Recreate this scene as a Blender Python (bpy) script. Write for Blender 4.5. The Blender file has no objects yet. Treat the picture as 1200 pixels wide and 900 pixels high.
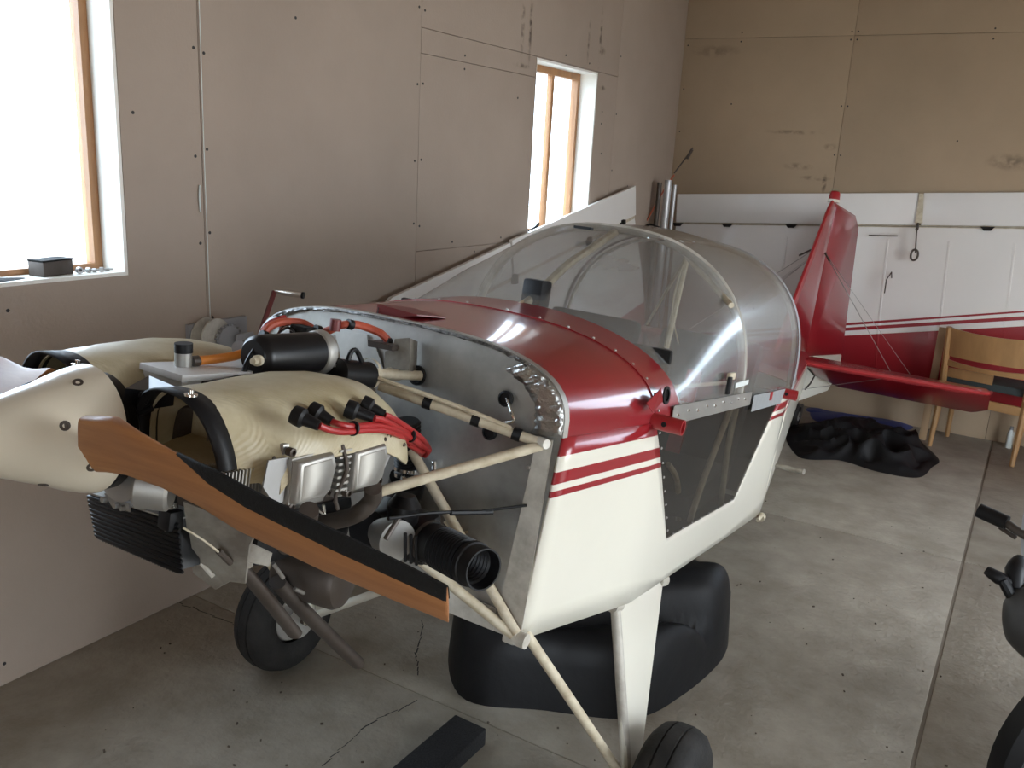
import bpy, bmesh, math, random
from mathutils import Vector, Matrix, noise
random.seed(7)
scn = bpy.context.scene
C = scn.collection
# ---------------------------------------------------------------- camera
cd = bpy.data.cameras.new('camera'); cam = bpy.data.objects.new('camera', cd); C.objects.link(cam)
cd.sensor_width = 36; cd.lens = 30.609; cd.clip_start = 0.02
cam.matrix_world = Matrix(((0.85267, -0.17564, 0.49205, 2.4826), (0.5197, 0.18855, -0.83328, 0.0),
                           (0.05358, 0.96623, 0.25205, 1.65), (0, 0, 0, 1)))
scn.camera = cam
# ---------------------------------------------------------------- sky and daylight
W = bpy.data.worlds.new('sky'); scn.world = W; W.use_nodes = True
bg = W.node_tree.nodes['Background']; bg.inputs[0].default_value = (0.70, 0.84, 1.0, 1); bg.inputs[1].default_value = 15.0
def area(name, loc, rot, sx, sy, power, col, portal=False):
    l = bpy.data.lights.new(name, 'AREA'); l.shape = 'RECTANGLE'; l.size = sx; l.size_y = sy
    l.energy = power; l.color = col
    if portal: l.cycles.is_portal = True
    o = bpy.data.objects.new(name, l); C.objects.link(o); o.location = loc; o.rotation_euler = rot
    return o
PI = math.pi
# daylight through the two left windows (portals for the sky) and the open hangar doorway behind and beside the camera
area('sky_portal', (-0.2, 1.05, 1.7), (0, -PI/2, 0), 0.95, 1.4, 1, (1, 1, 1), True)
area('sky_portal', (-0.2, 4.655, 1.69), (0, -PI/2, 0), 0.95, 0.72, 1, (1, 1, 1), True)
area('sky_portal', (4.0, 6.63, 1.7), (-PI/2, 0, 0), 2.1, 1.1, 1, (1, 1, 1), True)
area('doorway_daylight', (4.2, -2.5, 1.3), (PI/2, 0, 0), 1.2, 2.4, 34, (1.0, 0.88, 0.70))
area('side_door_daylight', (5.45, 2.6, 1.30), (0, PI/2, 0), 2.1, 2.2, 75, (1.0, 0.88, 0.70))
scn.view_settings.view_transform = 'Standard'; scn.view_settings.look = 'None'
scn.view_settings.gamma = 1; scn.view_settings.use_curve_mapping = False
scn.view_settings.exposure = -0.40

# ---------------------------------------------------------------- materials
def nn(nt, t, **k):
    n = nt.nodes.new(t)
    for a, b in k.items(): setattr(n, a, b)
    return n
def mat(name, col, rough=0.5, metal=0.0, coat=0.0, var=0.0, scale=8, col2=None, bump=0.0, bscale=60, spec=0.5, rvar=0.0, stretch=None):
    m = bpy.data.materials.new(name); m.use_nodes = True; nt = m.node_tree; b = nt.nodes['Principled BSDF']
    b.inputs['Base Color'].default_value = (*col, 1); b.inputs['Roughness'].default_value = rough
    b.inputs['Metallic'].default_value = metal; b.inputs['Coat Weight'].default_value = coat
    b.inputs['Coat Roughness'].default_value = 0.08; b.inputs['Specular IOR Level'].default_value = spec
    tc = nn(nt, 'ShaderNodeTexCoord'); vec = tc.outputs['Object']
    if stretch:
        mp = nn(nt, 'ShaderNodeMapping'); mp.inputs['Scale'].default_value = stretch
        nt.links.new(vec, mp.inputs[0]); vec = mp.outputs[0]
    if var or col2 or rvar:
        n = nn(nt, 'ShaderNodeTexNoise'); n.inputs['Scale'].default_value = scale; n.inputs['Detail'].default_value = 6; n.inputs['Roughness'].default_value = .62
        nt.links.new(vec, n.inputs['Vector'])
        r = nn(nt, 'ShaderNodeValToRGB'); r.color_ramp.elements[0].position = .35; r.color_ramp.elements[1].position = .68
        c2 = col2 or tuple(c*(1-var) for c in col)
        r.color_ramp.elements[0].color = (*c2, 1); r.color_ramp.elements[1].color = (*col, 1)
        nt.links.new(n.outputs[0], r.inputs[0]); nt.links.new(r.outputs[0], b.inputs['Base Color'])
        if rvar:
            mr = nn(nt, 'ShaderNodeMapRange'); mr.inputs[3].default_value = rough-rvar; mr.inputs[4].default_value = rough+rvar
            nt.links.new(n.outputs[0], mr.inputs[0]); nt.links.new(mr.outputs[0], b.inputs['Roughness'])
    if bump:
        n2 = nn(nt, 'ShaderNodeTexNoise'); n2.inputs['Scale'].default_value = bscale; n2.inputs['Detail'].default_value = 4
        nt.links.new(vec, n2.inputs['Vector'])
        bp = nn(nt, 'ShaderNodeBump'); bp.inputs['Strength'].default_value = bump; bp.inputs['Distance'].default_value = .01
        nt.links.new(n2.outputs[0], bp.inputs['Height']); nt.links.new(bp.outputs[0], b.inputs['Normal'])
    return m
M = {}
M['gypsum'] = mat('gypsum_board', (.38, .305, .25), .85, var=.10, scale=1.6, bump=.08, bscale=90, spec=.2)
M['gypsum2'] = mat('gypsum_board_back', (.37, .275, .185), .85, var=.14, scale=1.3, bump=.08, bscale=90, spec=.2)
M['gap'] = mat('joint_dark', (.08, .06, .045), .9)  # dark brown of the wall backing behind board joints, also grit
M['reveal'] = mat('window_reveal', (.86, .84, .78), .6, var=.1, scale=5)
M['pine'] = mat('pine_wood', (.45, .22, .09), .45, var=.35, scale=14, stretch=(1, 1, .12))
M['concrete'] = mat('concrete', (.37, .335, .28), .65, scale=5.5, col2=(.25, .22, .175), bump=.45, bscale=45, rvar=.12)
M['joint'] = mat('floor_joint', (.20, .17, .135), .9)
M['screw'] = mat('dark_screw', (.012, .010, .010), .6)
M['white'] = mat('white_paint', (.74, .71, .61), .28, coat=.5, var=.05, scale=2.5)
M['wingwhite'] = mat('wing_white', (.74, .71, .67), .32, coat=.3, var=.05, scale=2)
M['red'] = mat('red_paint', (.26, .010, .016), .3, coat=.8, var=.15, scale=3)
M['redpart'] = mat('red_fitting', (.32, .012, .016), .4, coat=.3)
M['cream'] = mat('cream_fibreglass', (.60, .54, .39), .42, coat=.15, scale=7, col2=(.40, .33, .19))
M['spinner'] = mat('spinner_cream', (.62, .55, .43), .3, coat=.5, var=.04, scale=5)
M['creamtube'] = mat('cream_tube', (.60, .54, .41), .4, scale=25, col2=(.42, .35, .24))
M['alu'] = mat('aluminium', (.44, .42, .38), .48, metal=.8, scale=6, col2=(.36, .35, .33), rvar=.12)
M['alusheet'] = mat('aluminium_firewall', (.54, .535, .51), .42, metal=.65, scale=4, col2=(.28, .275, .255), rvar=.15)
M['chrome'] = mat('bright_steel', (.75, .74, .72), .18, metal=1)
M['steel'] = mat('dark_steel', (.085, .07, .06), .5, metal=.4, scale=12, col2=(.06, .045, .035), rvar=.1)
M['black'] = mat('black_rubber', (.006, .006, .007), .5, spec=.3)
M['blacks'] = mat('black_satin', (.005, .005, .006), .35, spec=.35)
M['blackm'] = mat('black_matt', (.011, .0105, .01), .85, spec=.25, bump=.3, bscale=200)
M['wood'] = mat('propeller_wood', (.38, .165, .06), .5, coat=.12, scale=9, col2=(.28, .11, .038), stretch=(.4, 7, 7))
M['redlead'] = mat('red_silicone', (.36, .018, .018), .4)
M['salmon'] = mat('red_firesleeve', (.50, .09, .045), .5, var=.2, scale=30)
M['orange'] = mat('orange_hose', (.60, .20, .03), .4)
M['foil'] = mat('foil_tape', (.50, .50, .49), .3, metal=1, bump=.8, bscale=38)
M['foiledge'] = mat('foil_edge', (.42, .42, .42), .35, metal=.9, scale=60, col2=(.07, .07, .07))
M['tyre'] = mat('tyre_rubber', (.013, .0125, .012), .8, spec=.25, scale=12, col2=(.028, .026, .024), bump=.2, bscale=120)
M['hub'] = mat('wheel_hub', (.5, .48, .44), .4, metal=.4)
M['vinyl'] = mat('black_vinyl', (.006, .006, .007), .5, spec=.3, bump=.25, bscale=14, scale=3, col2=(.008, .008, .009), rvar=.1)
M['tarp'] = mat('black_tarpaulin', (.006, .006, .007), .6, spec=.3, bump=.3, bscale=10)
M['blue'] = mat('blue_tarpaulin', (.02, .04, .20), .5)
M['foam'] = mat('black_foam', (.010, .010, .012), .9, bump=1.0, bscale=260, scale=150, col2=(.022, .022, .024))
M['beech'] = mat('beech_wood', (.38, .21, .085), .4, var=.25, scale=12, stretch=(1, 1, .15))
M['seatfab'] = mat('dark_seat_cloth', (.03, .04, .04), .8)
M['plank'] = mat('plank_wood', (.34, .22, .12), .7, var=.3, scale=10, stretch=(1, 1, .1))
M['greyplastic'] = mat('grey_plastic', (.28, .28, .29), .5)
M['galv'] = mat('galvanised', (.50, .50, .50), .4, metal=.6, var=.2, scale=6)
M['crankred'] = mat('dark_red_enamel', (.16, .03, .03), .4)
M['whitedirt'] = mat('dirty_white', (.60, .57, .50), .5, scale=14, col2=(.35, .32, .27))
M['bracket'] = mat('greasy_bracket', (.30, .28, .24), .5, metal=.3, scale=14, col2=(.16, .135, .11))
M['coversheen'] = mat('cover_window_sheen', (.66, .66, .66), .35)  # window reflection on the aluminium top cover, painted in as pale grey
M['ducttape'] = mat('grey_duct_tape', (.27, .28, .285), .45, bump=.3, bscale=40)
M['tag'] = mat('pale_tag', (.62, .66, .64), .5)
M['rope'] = mat('orange_cord', (.42, .10, .05), .8)
M['wire'] = mat('bracing_wire', (.42, .40, .38), .3, metal=.9)
M['interior'] = mat('dark_upholstery', (.02, .02, .023), .85)
M['gravel'] = mat('gravel', (.50, .47, .42), .9, var=.2, scale=3)
M['leaf'] = mat('hedge_leaves', (.10, .20, .05), .8, var=.4, scale=6)
def weave(m, s1=520, strength=.22):
    nt = m.node_tree; b = nt.nodes['Principled BSDF']; tc = nn(nt, 'ShaderNodeTexCoord')
    mp = nn(nt, 'ShaderNodeMapping'); mp.inputs['Rotation'].default_value = (0.5, 0.4, .785)
    w = nn(nt, 'ShaderNodeTexWave'); w.inputs['Scale'].default_value = 95; w.inputs['Distortion'].default_value = .3
    bp = nn(nt, 'ShaderNodeBump'); bp.inputs['Strength'].default_value = strength; bp.inputs['Distance'].default_value = .0015
    nt.links.new(tc.outputs['Object'], mp.inputs[0]); nt.links.new(mp.outputs[0], w.inputs['Vector'])
    nt.links.new(w.outputs['Color'], bp.inputs['Height']); nt.links.new(bp.outputs[0], b.inputs['Normal'])
weave(M['cream'])
def clear(name, tint, refl=1.0, haze=.05, hcol=(.6, .6, .58)):
    m = bpy.data.materials.new(name); m.use_nodes = True; nt = m.node_tree; nt.nodes.clear()
    out = nn(nt, 'ShaderNodeOutputMaterial'); tr = nn(nt, 'ShaderNodeBsdfTransparent'); tr.inputs[0].default_value = (*tint, 1)
    gl = nn(nt, 'ShaderNodeBsdfGlossy'); gl.inputs['Roughness'].default_value = .14; df = nn(nt, 'ShaderNodeBsdfDiffuse'); df.inputs[0].default_value = (*hcol, 1)
    g2 = nn(nt, 'ShaderNodeBsdfGlossy'); g2.inputs['Roughness'].default_value = .32; g2.inputs[0].default_value = (.8, .8, .8, 1)
    no = nn(nt, 'ShaderNodeTexNoise'); no.inputs['Scale'].default_value = 4; no.inputs['Detail'].default_value = 8
    tc = nn(nt, 'ShaderNodeTexCoord'); nt.links.new(tc.outputs['Object'], no.inputs['Vector'])
    mr = nn(nt, 'ShaderNodeMapRange'); mr.inputs[1].default_value = .3; mr.inputs[2].default_value = .75; mr.inputs[3].default_value = haze*.6; mr.inputs[4].default_value = haze*1.5
    nt.links.new(no.outputs[0], mr.inputs[0])
    m1 = nn(nt, 'ShaderNodeMixShader'); nt.links.new(mr.outputs[0], m1.inputs[0]); nt.links.new(tr.outputs[0], m1.inputs[1]); nt.links.new(df.outputs[0], m1.inputs[2])
    m15 = nn(nt, 'ShaderNodeMixShader'); m15.inputs[0].default_value = haze*.5; nt.links.new(m1.outputs[0], m15.inputs[1]); nt.links.new(g2.outputs[0], m15.inputs[2])
    ge = nn(nt, 'ShaderNodeNewGeometry'); dt = nn(nt, 'ShaderNodeVectorMath', operation='DOT_PRODUCT'); nt.links.new(ge.outputs['Incoming'], dt.inputs[0]); nt.links.new(ge.outputs['Normal'], dt.inputs[1])
    ab = nn(nt, 'ShaderNodeMath', operation='ABSOLUTE'); nt.links.new(dt.outputs['Value'], ab.inputs[0]); om = nn(nt, 'ShaderNodeMath', operation='SUBTRACT', use_clamp=True); om.inputs[0].default_value = 1; nt.links.new(ab.outputs[0], om.inputs[1])
    pw = nn(nt, 'ShaderNodeMath', operation='POWER'); pw.inputs[1].default_value = 4.5; nt.links.new(om.outputs[0], pw.inputs[0]); fr = nn(nt, 'ShaderNodeMath', operation='MULTIPLY_ADD', use_clamp=True); fr.inputs[1].default_value = .85; fr.inputs[2].default_value = .07; nt.links.new(pw.outputs[0], fr.inputs[0])
    mu = nn(nt, 'ShaderNodeMath', operation='MULTIPLY'); mu.inputs[1].default_value = refl; nt.links.new(fr.outputs[0], mu.inputs[0])
    m2 = nn(nt, 'ShaderNodeMixShader'); nt.links.new(mu.outputs[0], m2.inputs[0]); nt.links.new(m15.outputs[0], m2.inputs[1]); nt.links.new(gl.outputs[0], m2.inputs[2])
    nt.links.new(m2.outputs[0], out.inputs[0]); return m
M['perspex'] = clear('scuffed_perspex', (.80, .81, .81), 1.0, .19)
M['tinted'] = clear('smoked_perspex', (.34, .32, .29), .8, .02)
M['glass'] = clear('window_glass', (.97, .98, .98), .9, .01)

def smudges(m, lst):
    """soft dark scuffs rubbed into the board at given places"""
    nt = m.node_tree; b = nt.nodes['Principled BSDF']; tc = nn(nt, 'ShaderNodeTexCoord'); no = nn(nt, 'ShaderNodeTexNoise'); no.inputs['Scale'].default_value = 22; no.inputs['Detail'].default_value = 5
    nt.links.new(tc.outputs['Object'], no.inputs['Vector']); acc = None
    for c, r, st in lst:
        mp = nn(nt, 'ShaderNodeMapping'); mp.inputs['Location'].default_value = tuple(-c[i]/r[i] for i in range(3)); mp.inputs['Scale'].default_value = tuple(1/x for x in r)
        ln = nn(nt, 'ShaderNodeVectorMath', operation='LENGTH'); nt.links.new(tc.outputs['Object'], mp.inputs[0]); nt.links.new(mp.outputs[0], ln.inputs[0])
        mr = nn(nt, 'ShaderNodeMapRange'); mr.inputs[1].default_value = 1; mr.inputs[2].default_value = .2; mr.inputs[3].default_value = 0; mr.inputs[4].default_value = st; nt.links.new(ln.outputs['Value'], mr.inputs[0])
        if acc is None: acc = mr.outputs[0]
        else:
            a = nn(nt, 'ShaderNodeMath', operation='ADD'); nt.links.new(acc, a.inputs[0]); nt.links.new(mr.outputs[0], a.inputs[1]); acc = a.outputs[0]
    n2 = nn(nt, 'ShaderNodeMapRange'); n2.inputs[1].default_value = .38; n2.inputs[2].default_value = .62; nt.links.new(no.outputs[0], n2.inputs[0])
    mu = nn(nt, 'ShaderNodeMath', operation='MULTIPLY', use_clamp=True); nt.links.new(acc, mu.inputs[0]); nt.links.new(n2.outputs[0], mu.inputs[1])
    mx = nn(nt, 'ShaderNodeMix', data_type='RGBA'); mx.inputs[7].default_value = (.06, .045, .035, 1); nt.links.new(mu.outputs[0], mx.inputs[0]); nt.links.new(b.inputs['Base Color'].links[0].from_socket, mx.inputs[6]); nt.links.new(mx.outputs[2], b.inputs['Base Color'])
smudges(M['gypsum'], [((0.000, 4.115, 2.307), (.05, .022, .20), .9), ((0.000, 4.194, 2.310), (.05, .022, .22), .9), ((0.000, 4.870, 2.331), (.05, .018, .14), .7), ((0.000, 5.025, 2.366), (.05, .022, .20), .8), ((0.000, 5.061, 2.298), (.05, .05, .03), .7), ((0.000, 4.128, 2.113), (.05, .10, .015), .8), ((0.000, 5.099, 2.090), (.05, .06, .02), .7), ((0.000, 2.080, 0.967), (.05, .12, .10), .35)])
smudges(M['gypsum2'], [((0.864, 6.400, 1.921), (.22, .05, .02), .5), ((1.118, 6.400, 1.588), (.02, .05, .07), 1.0), ((1.051, 6.400, 1.619), (.12, .05, .02), .6), ((0.924, 6.400, 1.693), (.12, .05, .03), .5), ((2.223, 6.400, 1.785), (.16, .05, .06), .6), ((0.249, 6.400, 2.459), (.2, .05, .05), .4), ((1.124, 6.400, 1.833), (.05, .05, .03), .5)])
# ---------------------------------------------------------------- mesh helpers
class MB:
    def __init__(s): s.v = []; s.f = []
    def add(s, v, f):
        k = len(s.v); s.v += [tuple(p) for p in v]; s.f += [tuple(i+k for i in q) for q in f]; return s
    def box(s, c, d, rot=None, bev=0.0):
        bm = bmesh.new(); bmesh.ops.create_cube(bm, size=1)
        for v in bm.verts: v.co = Vector((v.co.x*d[0], v.co.y*d[1], v.co.z*d[2]))
        if bev: bmesh.ops.bevel(bm, geom=bm.edges[:], offset=bev, segments=2, profile=.6, affect='EDGES', clamp_overlap=True)
        R = rot.to_3x3() if rot else Matrix.Identity(3)
        bm.verts.index_update()
        s.add([R @ v.co + Vector(c) for v in bm.verts], [[v.index for v in f.verts] for f in bm.faces]); bm.free(); return s
    def span(s, a, b, bev=0.0):
        return s.box([(a[i]+b[i])/2 for i in range(3)], [abs(a[i]-b[i]) for i in range(3)], None, bev)
    def loft(s, rings, closed=True, caps=True, loop=False):
        n = len(rings[0]); k = len(s.v); m = len(rings)
        for r in rings: s.v += [tuple(p) for p in r]
        for i in range(m if loop else m-1):
            i2 = (i+1) % m
            for j in range(n if closed else n-1):
                j2 = (j+1) % n
                s.f.append((k+i*n+j, k+i*n+j2, k+i2*n+j2, k+i2*n+j))
        if caps and closed and not loop:
            s.f.append(tuple(k+j for j in reversed(range(n)))); s.f.append(tuple(k+(m-1)*n+j for j in range(n)))
        return s
    def tube(s, pts, r, n=10, sm=0, flat=None, caps=True):
        P = [Vector(p) for p in pts]; rr = list(r) if isinstance(r, (list, tuple)) else [r]*len(P)
        if sm and len(P) > 2:
            Q = []; R2 = []
            for i in range(len(P)-1):
                a, b = P[max(i-1, 0)], P[i]; c = P[i+1]; d = P[min(i+2, len(P)-1)]
                for j in range(sm):
                    t = j/sm
                    Q.append(.5*((2*b)+(c-a)*t+(2*a-5*b+4*c-d)*t*t+(3*b-a-3*c+d)*t**3)); R2.append(rr[i]*(1-t)+rr[i+1]*t)
            Q.append(P[-1]); R2.append(rr[-1]); P, rr = Q, R2
        rings = []; up = None
        for i, p in enumerate(P):
            d = (P[min(i+1, len(P)-1)]-P[max(i-1, 0)]).normalized()
            if up is None: up = Vector((0, 0, 1)) if abs(d.z) < .9 else Vector((1, 0, 0))
            x = d.cross(up).normalized(); y = x.cross(d).normalized(); up = y
            fy = flat or 1
            rings.append([p+x*math.cos(2*PI*k/n)*rr[i]+y*math.sin(2*PI*k/n)*rr[i]*fy for k in range(n)])
        return s.loft(rings, caps=caps)
    def lathe(s, prof, o, d, n=28, caps=True, ref=None):
        o = Vector(o); d = Vector(d).normalized(); a = ref or (Vector((0, 0, 1)) if abs(d.z) < .9 else Vector((1, 0, 0)))
        x = d.cross(a).normalized(); y = x.cross(d).normalized()
        return s.loft([[o+d*h+x*math.cos(2*PI*k/n)*r+y*math.sin(2*PI*k/n)*r for k in range(n)] for r, h in prof], caps=caps)
    def slab(s, poly, off):
        n = len(poly); k = len(s.v); off = Vector(off)
        s.v += [tuple(p) for p in poly]+[tuple(Vector(p)+off) for p in poly]
        s.f.append(tuple(k+i for i in range(n))); s.f.append(tuple(k+n+i for i in reversed(range(n))))
        for i in range(n): s.f.append((k+i, k+(i+1) % n, k+n+(i+1) % n, k+n+i))
        return s
    def build(s, name, m, parent=None, kind=None, label=None, angle=35, smooth=True):
        me = bpy.data.meshes.new(name); me.from_pydata(s.v, [], s.f)
        bm = bmesh.new(); bm.from_mesh(me)
        if name == 'fuselage_side': bmesh.ops.remove_doubles(bm, verts=bm.verts[:], dist=.0006)
        bmesh.ops.recalc_face_normals(bm, faces=bm.faces[:]); bm.to_mesh(me); bm.free()
        if smooth: me.shade_smooth(); me.set_sharp_from_angle(angle=math.radians(angle))
        me.materials.append(M[m] if isinstance(m, str) else m)
        o = bpy.data.objects.new(name, me); C.objects.link(o)
        if parent: o.parent = parent
        if kind: o['kind'] = kind
        if label: o['label'] = label
        return o
def tag(o, label, cat, group=None):
    o['label'] = label; o['category'] = cat
    if group: o['group'] = group
    return o
def thing(name, label, cat, loc=(0, 0, 0), rot=(0, 0, 0), group=None):
    o = bpy.data.objects.new(name, None); C.objects.link(o); o.location = loc; o.rotation_euler = rot; o.empty_display_size = .1
    return tag(o, label, cat, group)
def lin(x, xs, ys):
    if x <= xs[0]: return ys[0]
    for i in range(len(xs)-1):
        if x <= xs[i+1]: return ys[i]+(ys[i+1]-ys[i])*(x-xs[i])/(xs[i+1]-xs[i])
    return ys[-1]
def mid(a, b, t=.5): return tuple(a[i]*(1-t)+b[i]*t for i in range(3))

# ================================================================ the setting
YB = 6.41; XR = 5.3; YF = -2.4; H = 3.1; WT = .2
def structure(name, mb, m, parent=None, label=None, **k):
    o = mb.build(name, m, parent, **k)
    if not parent: o['kind'] = 'structure'
    return o
# floor: a dark bed with cast slabs on it, joints left open
fl = structure('floor', MB().span((-.2, YF-.2, -.12), (XR+.2, YB+.2, -.003)), 'joint')
xs = [-.02, 2.419, 2.431, XR]; ys = [YF, 1.948, 1.952, 4.163, 4.168, YB]
for i in (0, 2):
    for j in (0, 2, 4):
        MB().span((xs[i], ys[j], -.06), (xs[i+1], ys[j+1], 0), .003).build('floor_slab', 'concrete', fl)
# cracks
cr = MB()
def crack(pts, w=.004):
    P = []
    for a, b in zip(pts, pts[1:]):
        for k in range(6): P.append(mid(a, b, k/6))
    for a, b in zip(P, P[1:]):
        a = (a[0]+random.uniform(-.008, .008), a[1]+random.uniform(-.008, .008), .0004); b = (b[0], b[1], .0004)
        d = Vector(b)-Vector(a); nrm = Vector((-d.y, d.x, 0)).normalized()*w*random.uniform(.3, .6)
        cr.add([Vector(a)-nrm, Vector(b)-nrm, Vector(b)+nrm, Vector(a)+nrm], [(0, 1, 2, 3)])
crack([(1.044, 1.534, 0.000), (1.025, 1.735, 0.000), (1.079, 1.956, 0.000)]); crack([(0.799, 2.316, 0.000), (0.906, 2.130, 0.000), (1.008, 2.006, 0.000)]); crack([(-0.014, 1.877, 0.000), (0.224, 1.895, 0.000), (0.494, 1.912, 0.000)])
cr.build('floor_crack', 'screw', fl, kind='stuff', smooth=False)
gr = MB()
for k in range(240):
    x = random.uniform(.05, 2.6); y = random.uniform(.6, 4.5); s = random.uniform(.001, .0055)
    gr.box((x, y, s*.4), (s*random.uniform(1, 2.2), s, s*.8), Matrix.Rotation(random.uniform(0, 3), 4, 'Z'))
gr.build('grit', 'gap', fl, kind='stuff', smooth=False)
# left wall: backing wall with two window openings, plasterboard sheets on it
def wall_x(mb, x0, x1, holes, ya, yb, za, zb):
    ysx = sorted({ya, yb} | {h[i] for h in holes for i in (0, 1)}); zsx = sorted({za, zb} | {h[i] for h in holes for i in (2, 3)})
    ysx = [y for y in ysx if ya <= y <= yb]; zsx = [z for z in zsx if za <= z <= zb]
    for i in range(len(ysx)-1):
        for j in range(len(zsx)-1):
            cy = (ysx[i]+ysx[i+1])/2; cz = (zsx[j]+zsx[j+1])/2
            if any(h[0] < cy < h[1] and h[2] < cz < h[3] for h in holes): continue
            mb.add([(x0, ysx[i], zsx[j]), (x1, ysx[i], zsx[j]), (x1, ysx[i+1], zsx[j]), (x0, ysx[i+1], zsx[j]),
                    (x0, ysx[i], zsx[j+1]), (x1, ysx[i], zsx[j+1]), (x1, ysx[i+1], zsx[j+1]), (x0, ysx[i+1], zsx[j+1])],
                   [(0, 3, 2, 1), (4, 5, 6, 7), (0, 1, 5, 4), (1, 2, 6, 5), (2, 3, 7, 6), (3, 0, 4, 7)])
    return mb
W1 = (.35, 1.755, 1.217, 2.172); W2 = (4.278, 5.03, 1.217, 2.172)
wl_ = structure('wall_left', wall_x(MB(), -WT, -.014, [W1, W2], YF, YB+.2, -.1, H), 'gap', smooth=False)
g = .0011
sheets = [(YF, .3, 0, H), (.35-.05, 2.057, 0, 1.217), (.3, 2.057, 2.172, H), (.3, .35, 1.217, 2.172), (1.755, 2.057, 1.217, 2.172),
          (2.057, 3.258, 0, H), (3.258, 4.278, 1.20, 2.07), (3.258, 5.2, 2.07, H), (3.258, 4.4, 0, 1.20), (4.4, 5.6, 0, 1.217), (5.03, 5.6, 1.217, 2.172), (4.278, 5.03, 2.172, 2.07), (5.2, YB, 2.172, H), (5.6, YB, 0, 2.172)]
# plasterboard sheets: L-shaped ones around the windows are cut from the same grid
def sheet(y0, y1, z0, z1, m='gypsum'):
    MB().span((-.014, y0+g, z0+g), (0, y1-g, z1-g), .0012).build('plasterboard_sheet', m, wl_)
def sheet_cut(y0, y1, z0, z1, hole):
    mb = wall_x(MB(), -.014, 0, [hole], y0+g, y1-g, z0+g, z1-g)
    bm = bmesh.new(); me = bpy.data.meshes.new('t'); me.from_pydata(mb.v, [], mb.f); bm.from_mesh(me); bmesh.ops.remove_doubles(bm, verts=bm.verts[:], dist=1e-4)
    mb2 = MB(); bm.verts.index_update(); mb2.add([v.co.copy() for v in bm.verts], [[v.index for v in f.verts] for f in bm.faces]); bm.free()
    mb2.build('plasterboard_sheet', 'gypsum', wl_, smooth=False)
sheet(YF, .3, 0, H); sheet_cut(.3, 2.057, 0, H, W1); sheet(2.057, 3.258, 0, H)
sheet(3.258, 4.272, 1.20, 2.07); sheet(3.258, 4.272, 0, 1.20)
sheet_cut(4.272, 5.31, 0, 2.176, W2); sheet(3.258, 5.31, 2.176, H); sheet(5.31, YB, 0, H)
sheet(3.258, 4.272, 2.07, 2.176)
# screws
sc = MB()
def screw(x, y, z, ax): sc.lathe([(.0055, -.001), (.0055, .0012)], (x, y, z), ax, 8)
for ysx in (2.057, 3.258):
    for z in [.16, .45, .75, 1.02, 1.32, 1.60, 1.93, 2.25, 2.55]:
        screw(0, ysx-.022+random.uniform(-.006, .006), z+random.uniform(-.02, .02), (1, 0, 0)); screw(0, ysx+.022, z+random.uniform(-.02, .02), (1, 0, 0))
for y, z in [(.98, .08), (1.25, .07), (1.36, 1.15), (1.80, 1.72), (2.5, 2.1), (2.62, .1), (3.6, 2.10), (3.6, 2.04), (3.55, 1.23), (3.75, 1.17), (4.0, 1.23), (5.15, 1.7), (5.6, 1.5), (5.12, 1.95), (5.12, 1.88), (4.1, 1.95), (4.9, 2.21), (4.6, 2.22), (1.0, 1.19), (.8, .3)]: screw(0, y, z, (1, 0, 0))
for ysx in (5.31,):
    for z in (1.35, 1.6, 1.95, 2.3): screw(0, ysx+.02, z, (1, 0, 0))
for x, z in [(1.16, 2.57), (1.20, 2.57), (1.16, 2.52), (1.20, 2.52), (.42, 2.58), (.42, 2.52), (2.0, 2.57), (2.0, 2.51), (1.16, 2.1), (1.2, 2.1), (1.16, 1.78), (1.2, 1.78), (.4, 2.1), (1.9, 1.9), (.03, 2.5), (.03, 2.2), (.03, 1.9)]: screw(x, YB-.014, z, (0, -1, 0))
sc.build('screw_head', 'screw', wl_, kind='stuff', smooth=False)
# smudges and pencil marks are thin flakes of skim plaster
sk = MB()
for y, z, w, h in [(4.36, 2.52, .012, .22), (4.40, 2.46, .010, .28), (4.9, 2.42, .008, .2), (5.02, 2.36, .012, .14)]:
    sk.box((.0006, y, z), (.001, w, h), Matrix.Rotation(.05, 4, 'X'))
# back wall
def ywl(mb): mb.v = [(y, x, z) for x, y, z in mb.v]; return mb
wb = structure('wall_back', ywl(wall_x(MB(), YB, YB+.2, [(2.9, 5.1, 1.12, 2.27)], -.2, XR+.2, -.1, H)), 'gap', smooth=False)
for x0, x1, z0, z1 in [(0, 1.18, 0, 1.35), (0, 1.18, 1.35, 2.545), (1.18, 2.38, 0, 1.35), (1.18, 2.38, 1.35, 2.545), (2.38, 2.9, 0, 2.545), (2.9, 5.1, 0, 1.12), (2.9, 5.1, 2.27, 2.545), (5.1, XR, 0, 2.545),
                       (0, 1.18, 2.545, H), (1.18, 2.38, 2.545, H), (2.38, 4.8, 2.545, H), (4.8, XR, 2.545, H)]:
    MB().span((x0+g, YB-.014, z0+g), (x1-g, YB, z1-g), .0012).build('plasterboard_sheet', 'gypsum2', wb)
# right wall with a side doorway, front wall with the wide hangar doorway
structure('wall_right', wall_x(MB(), XR, XR+.2, [(1.5, 3.7, -.1, 2.35)], YF, YB+.2, -.1, H), 'gypsum2', smooth=False)
wf = MB()
for a, b in [((-.2, YF-.2, -.1), (3.55, YF, H)), ((4.85, YF-.2, -.1), (XR+.2, YF, H)), ((3.55, YF-.2, 2.6), (4.85, YF, H))]: wf.span(a, b)
structure('wall_front', wf, 'gypsum2', smooth=False)
structure('ceiling', MB().span((-.2, YF-.2, H), (XR+.2, YB+.2, H+.1)), 'gypsum', smooth=False)
structure('ground', MB().span((-30, -30, -.25), (30, 30, -.15)), 'gravel', smooth=False)
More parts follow.
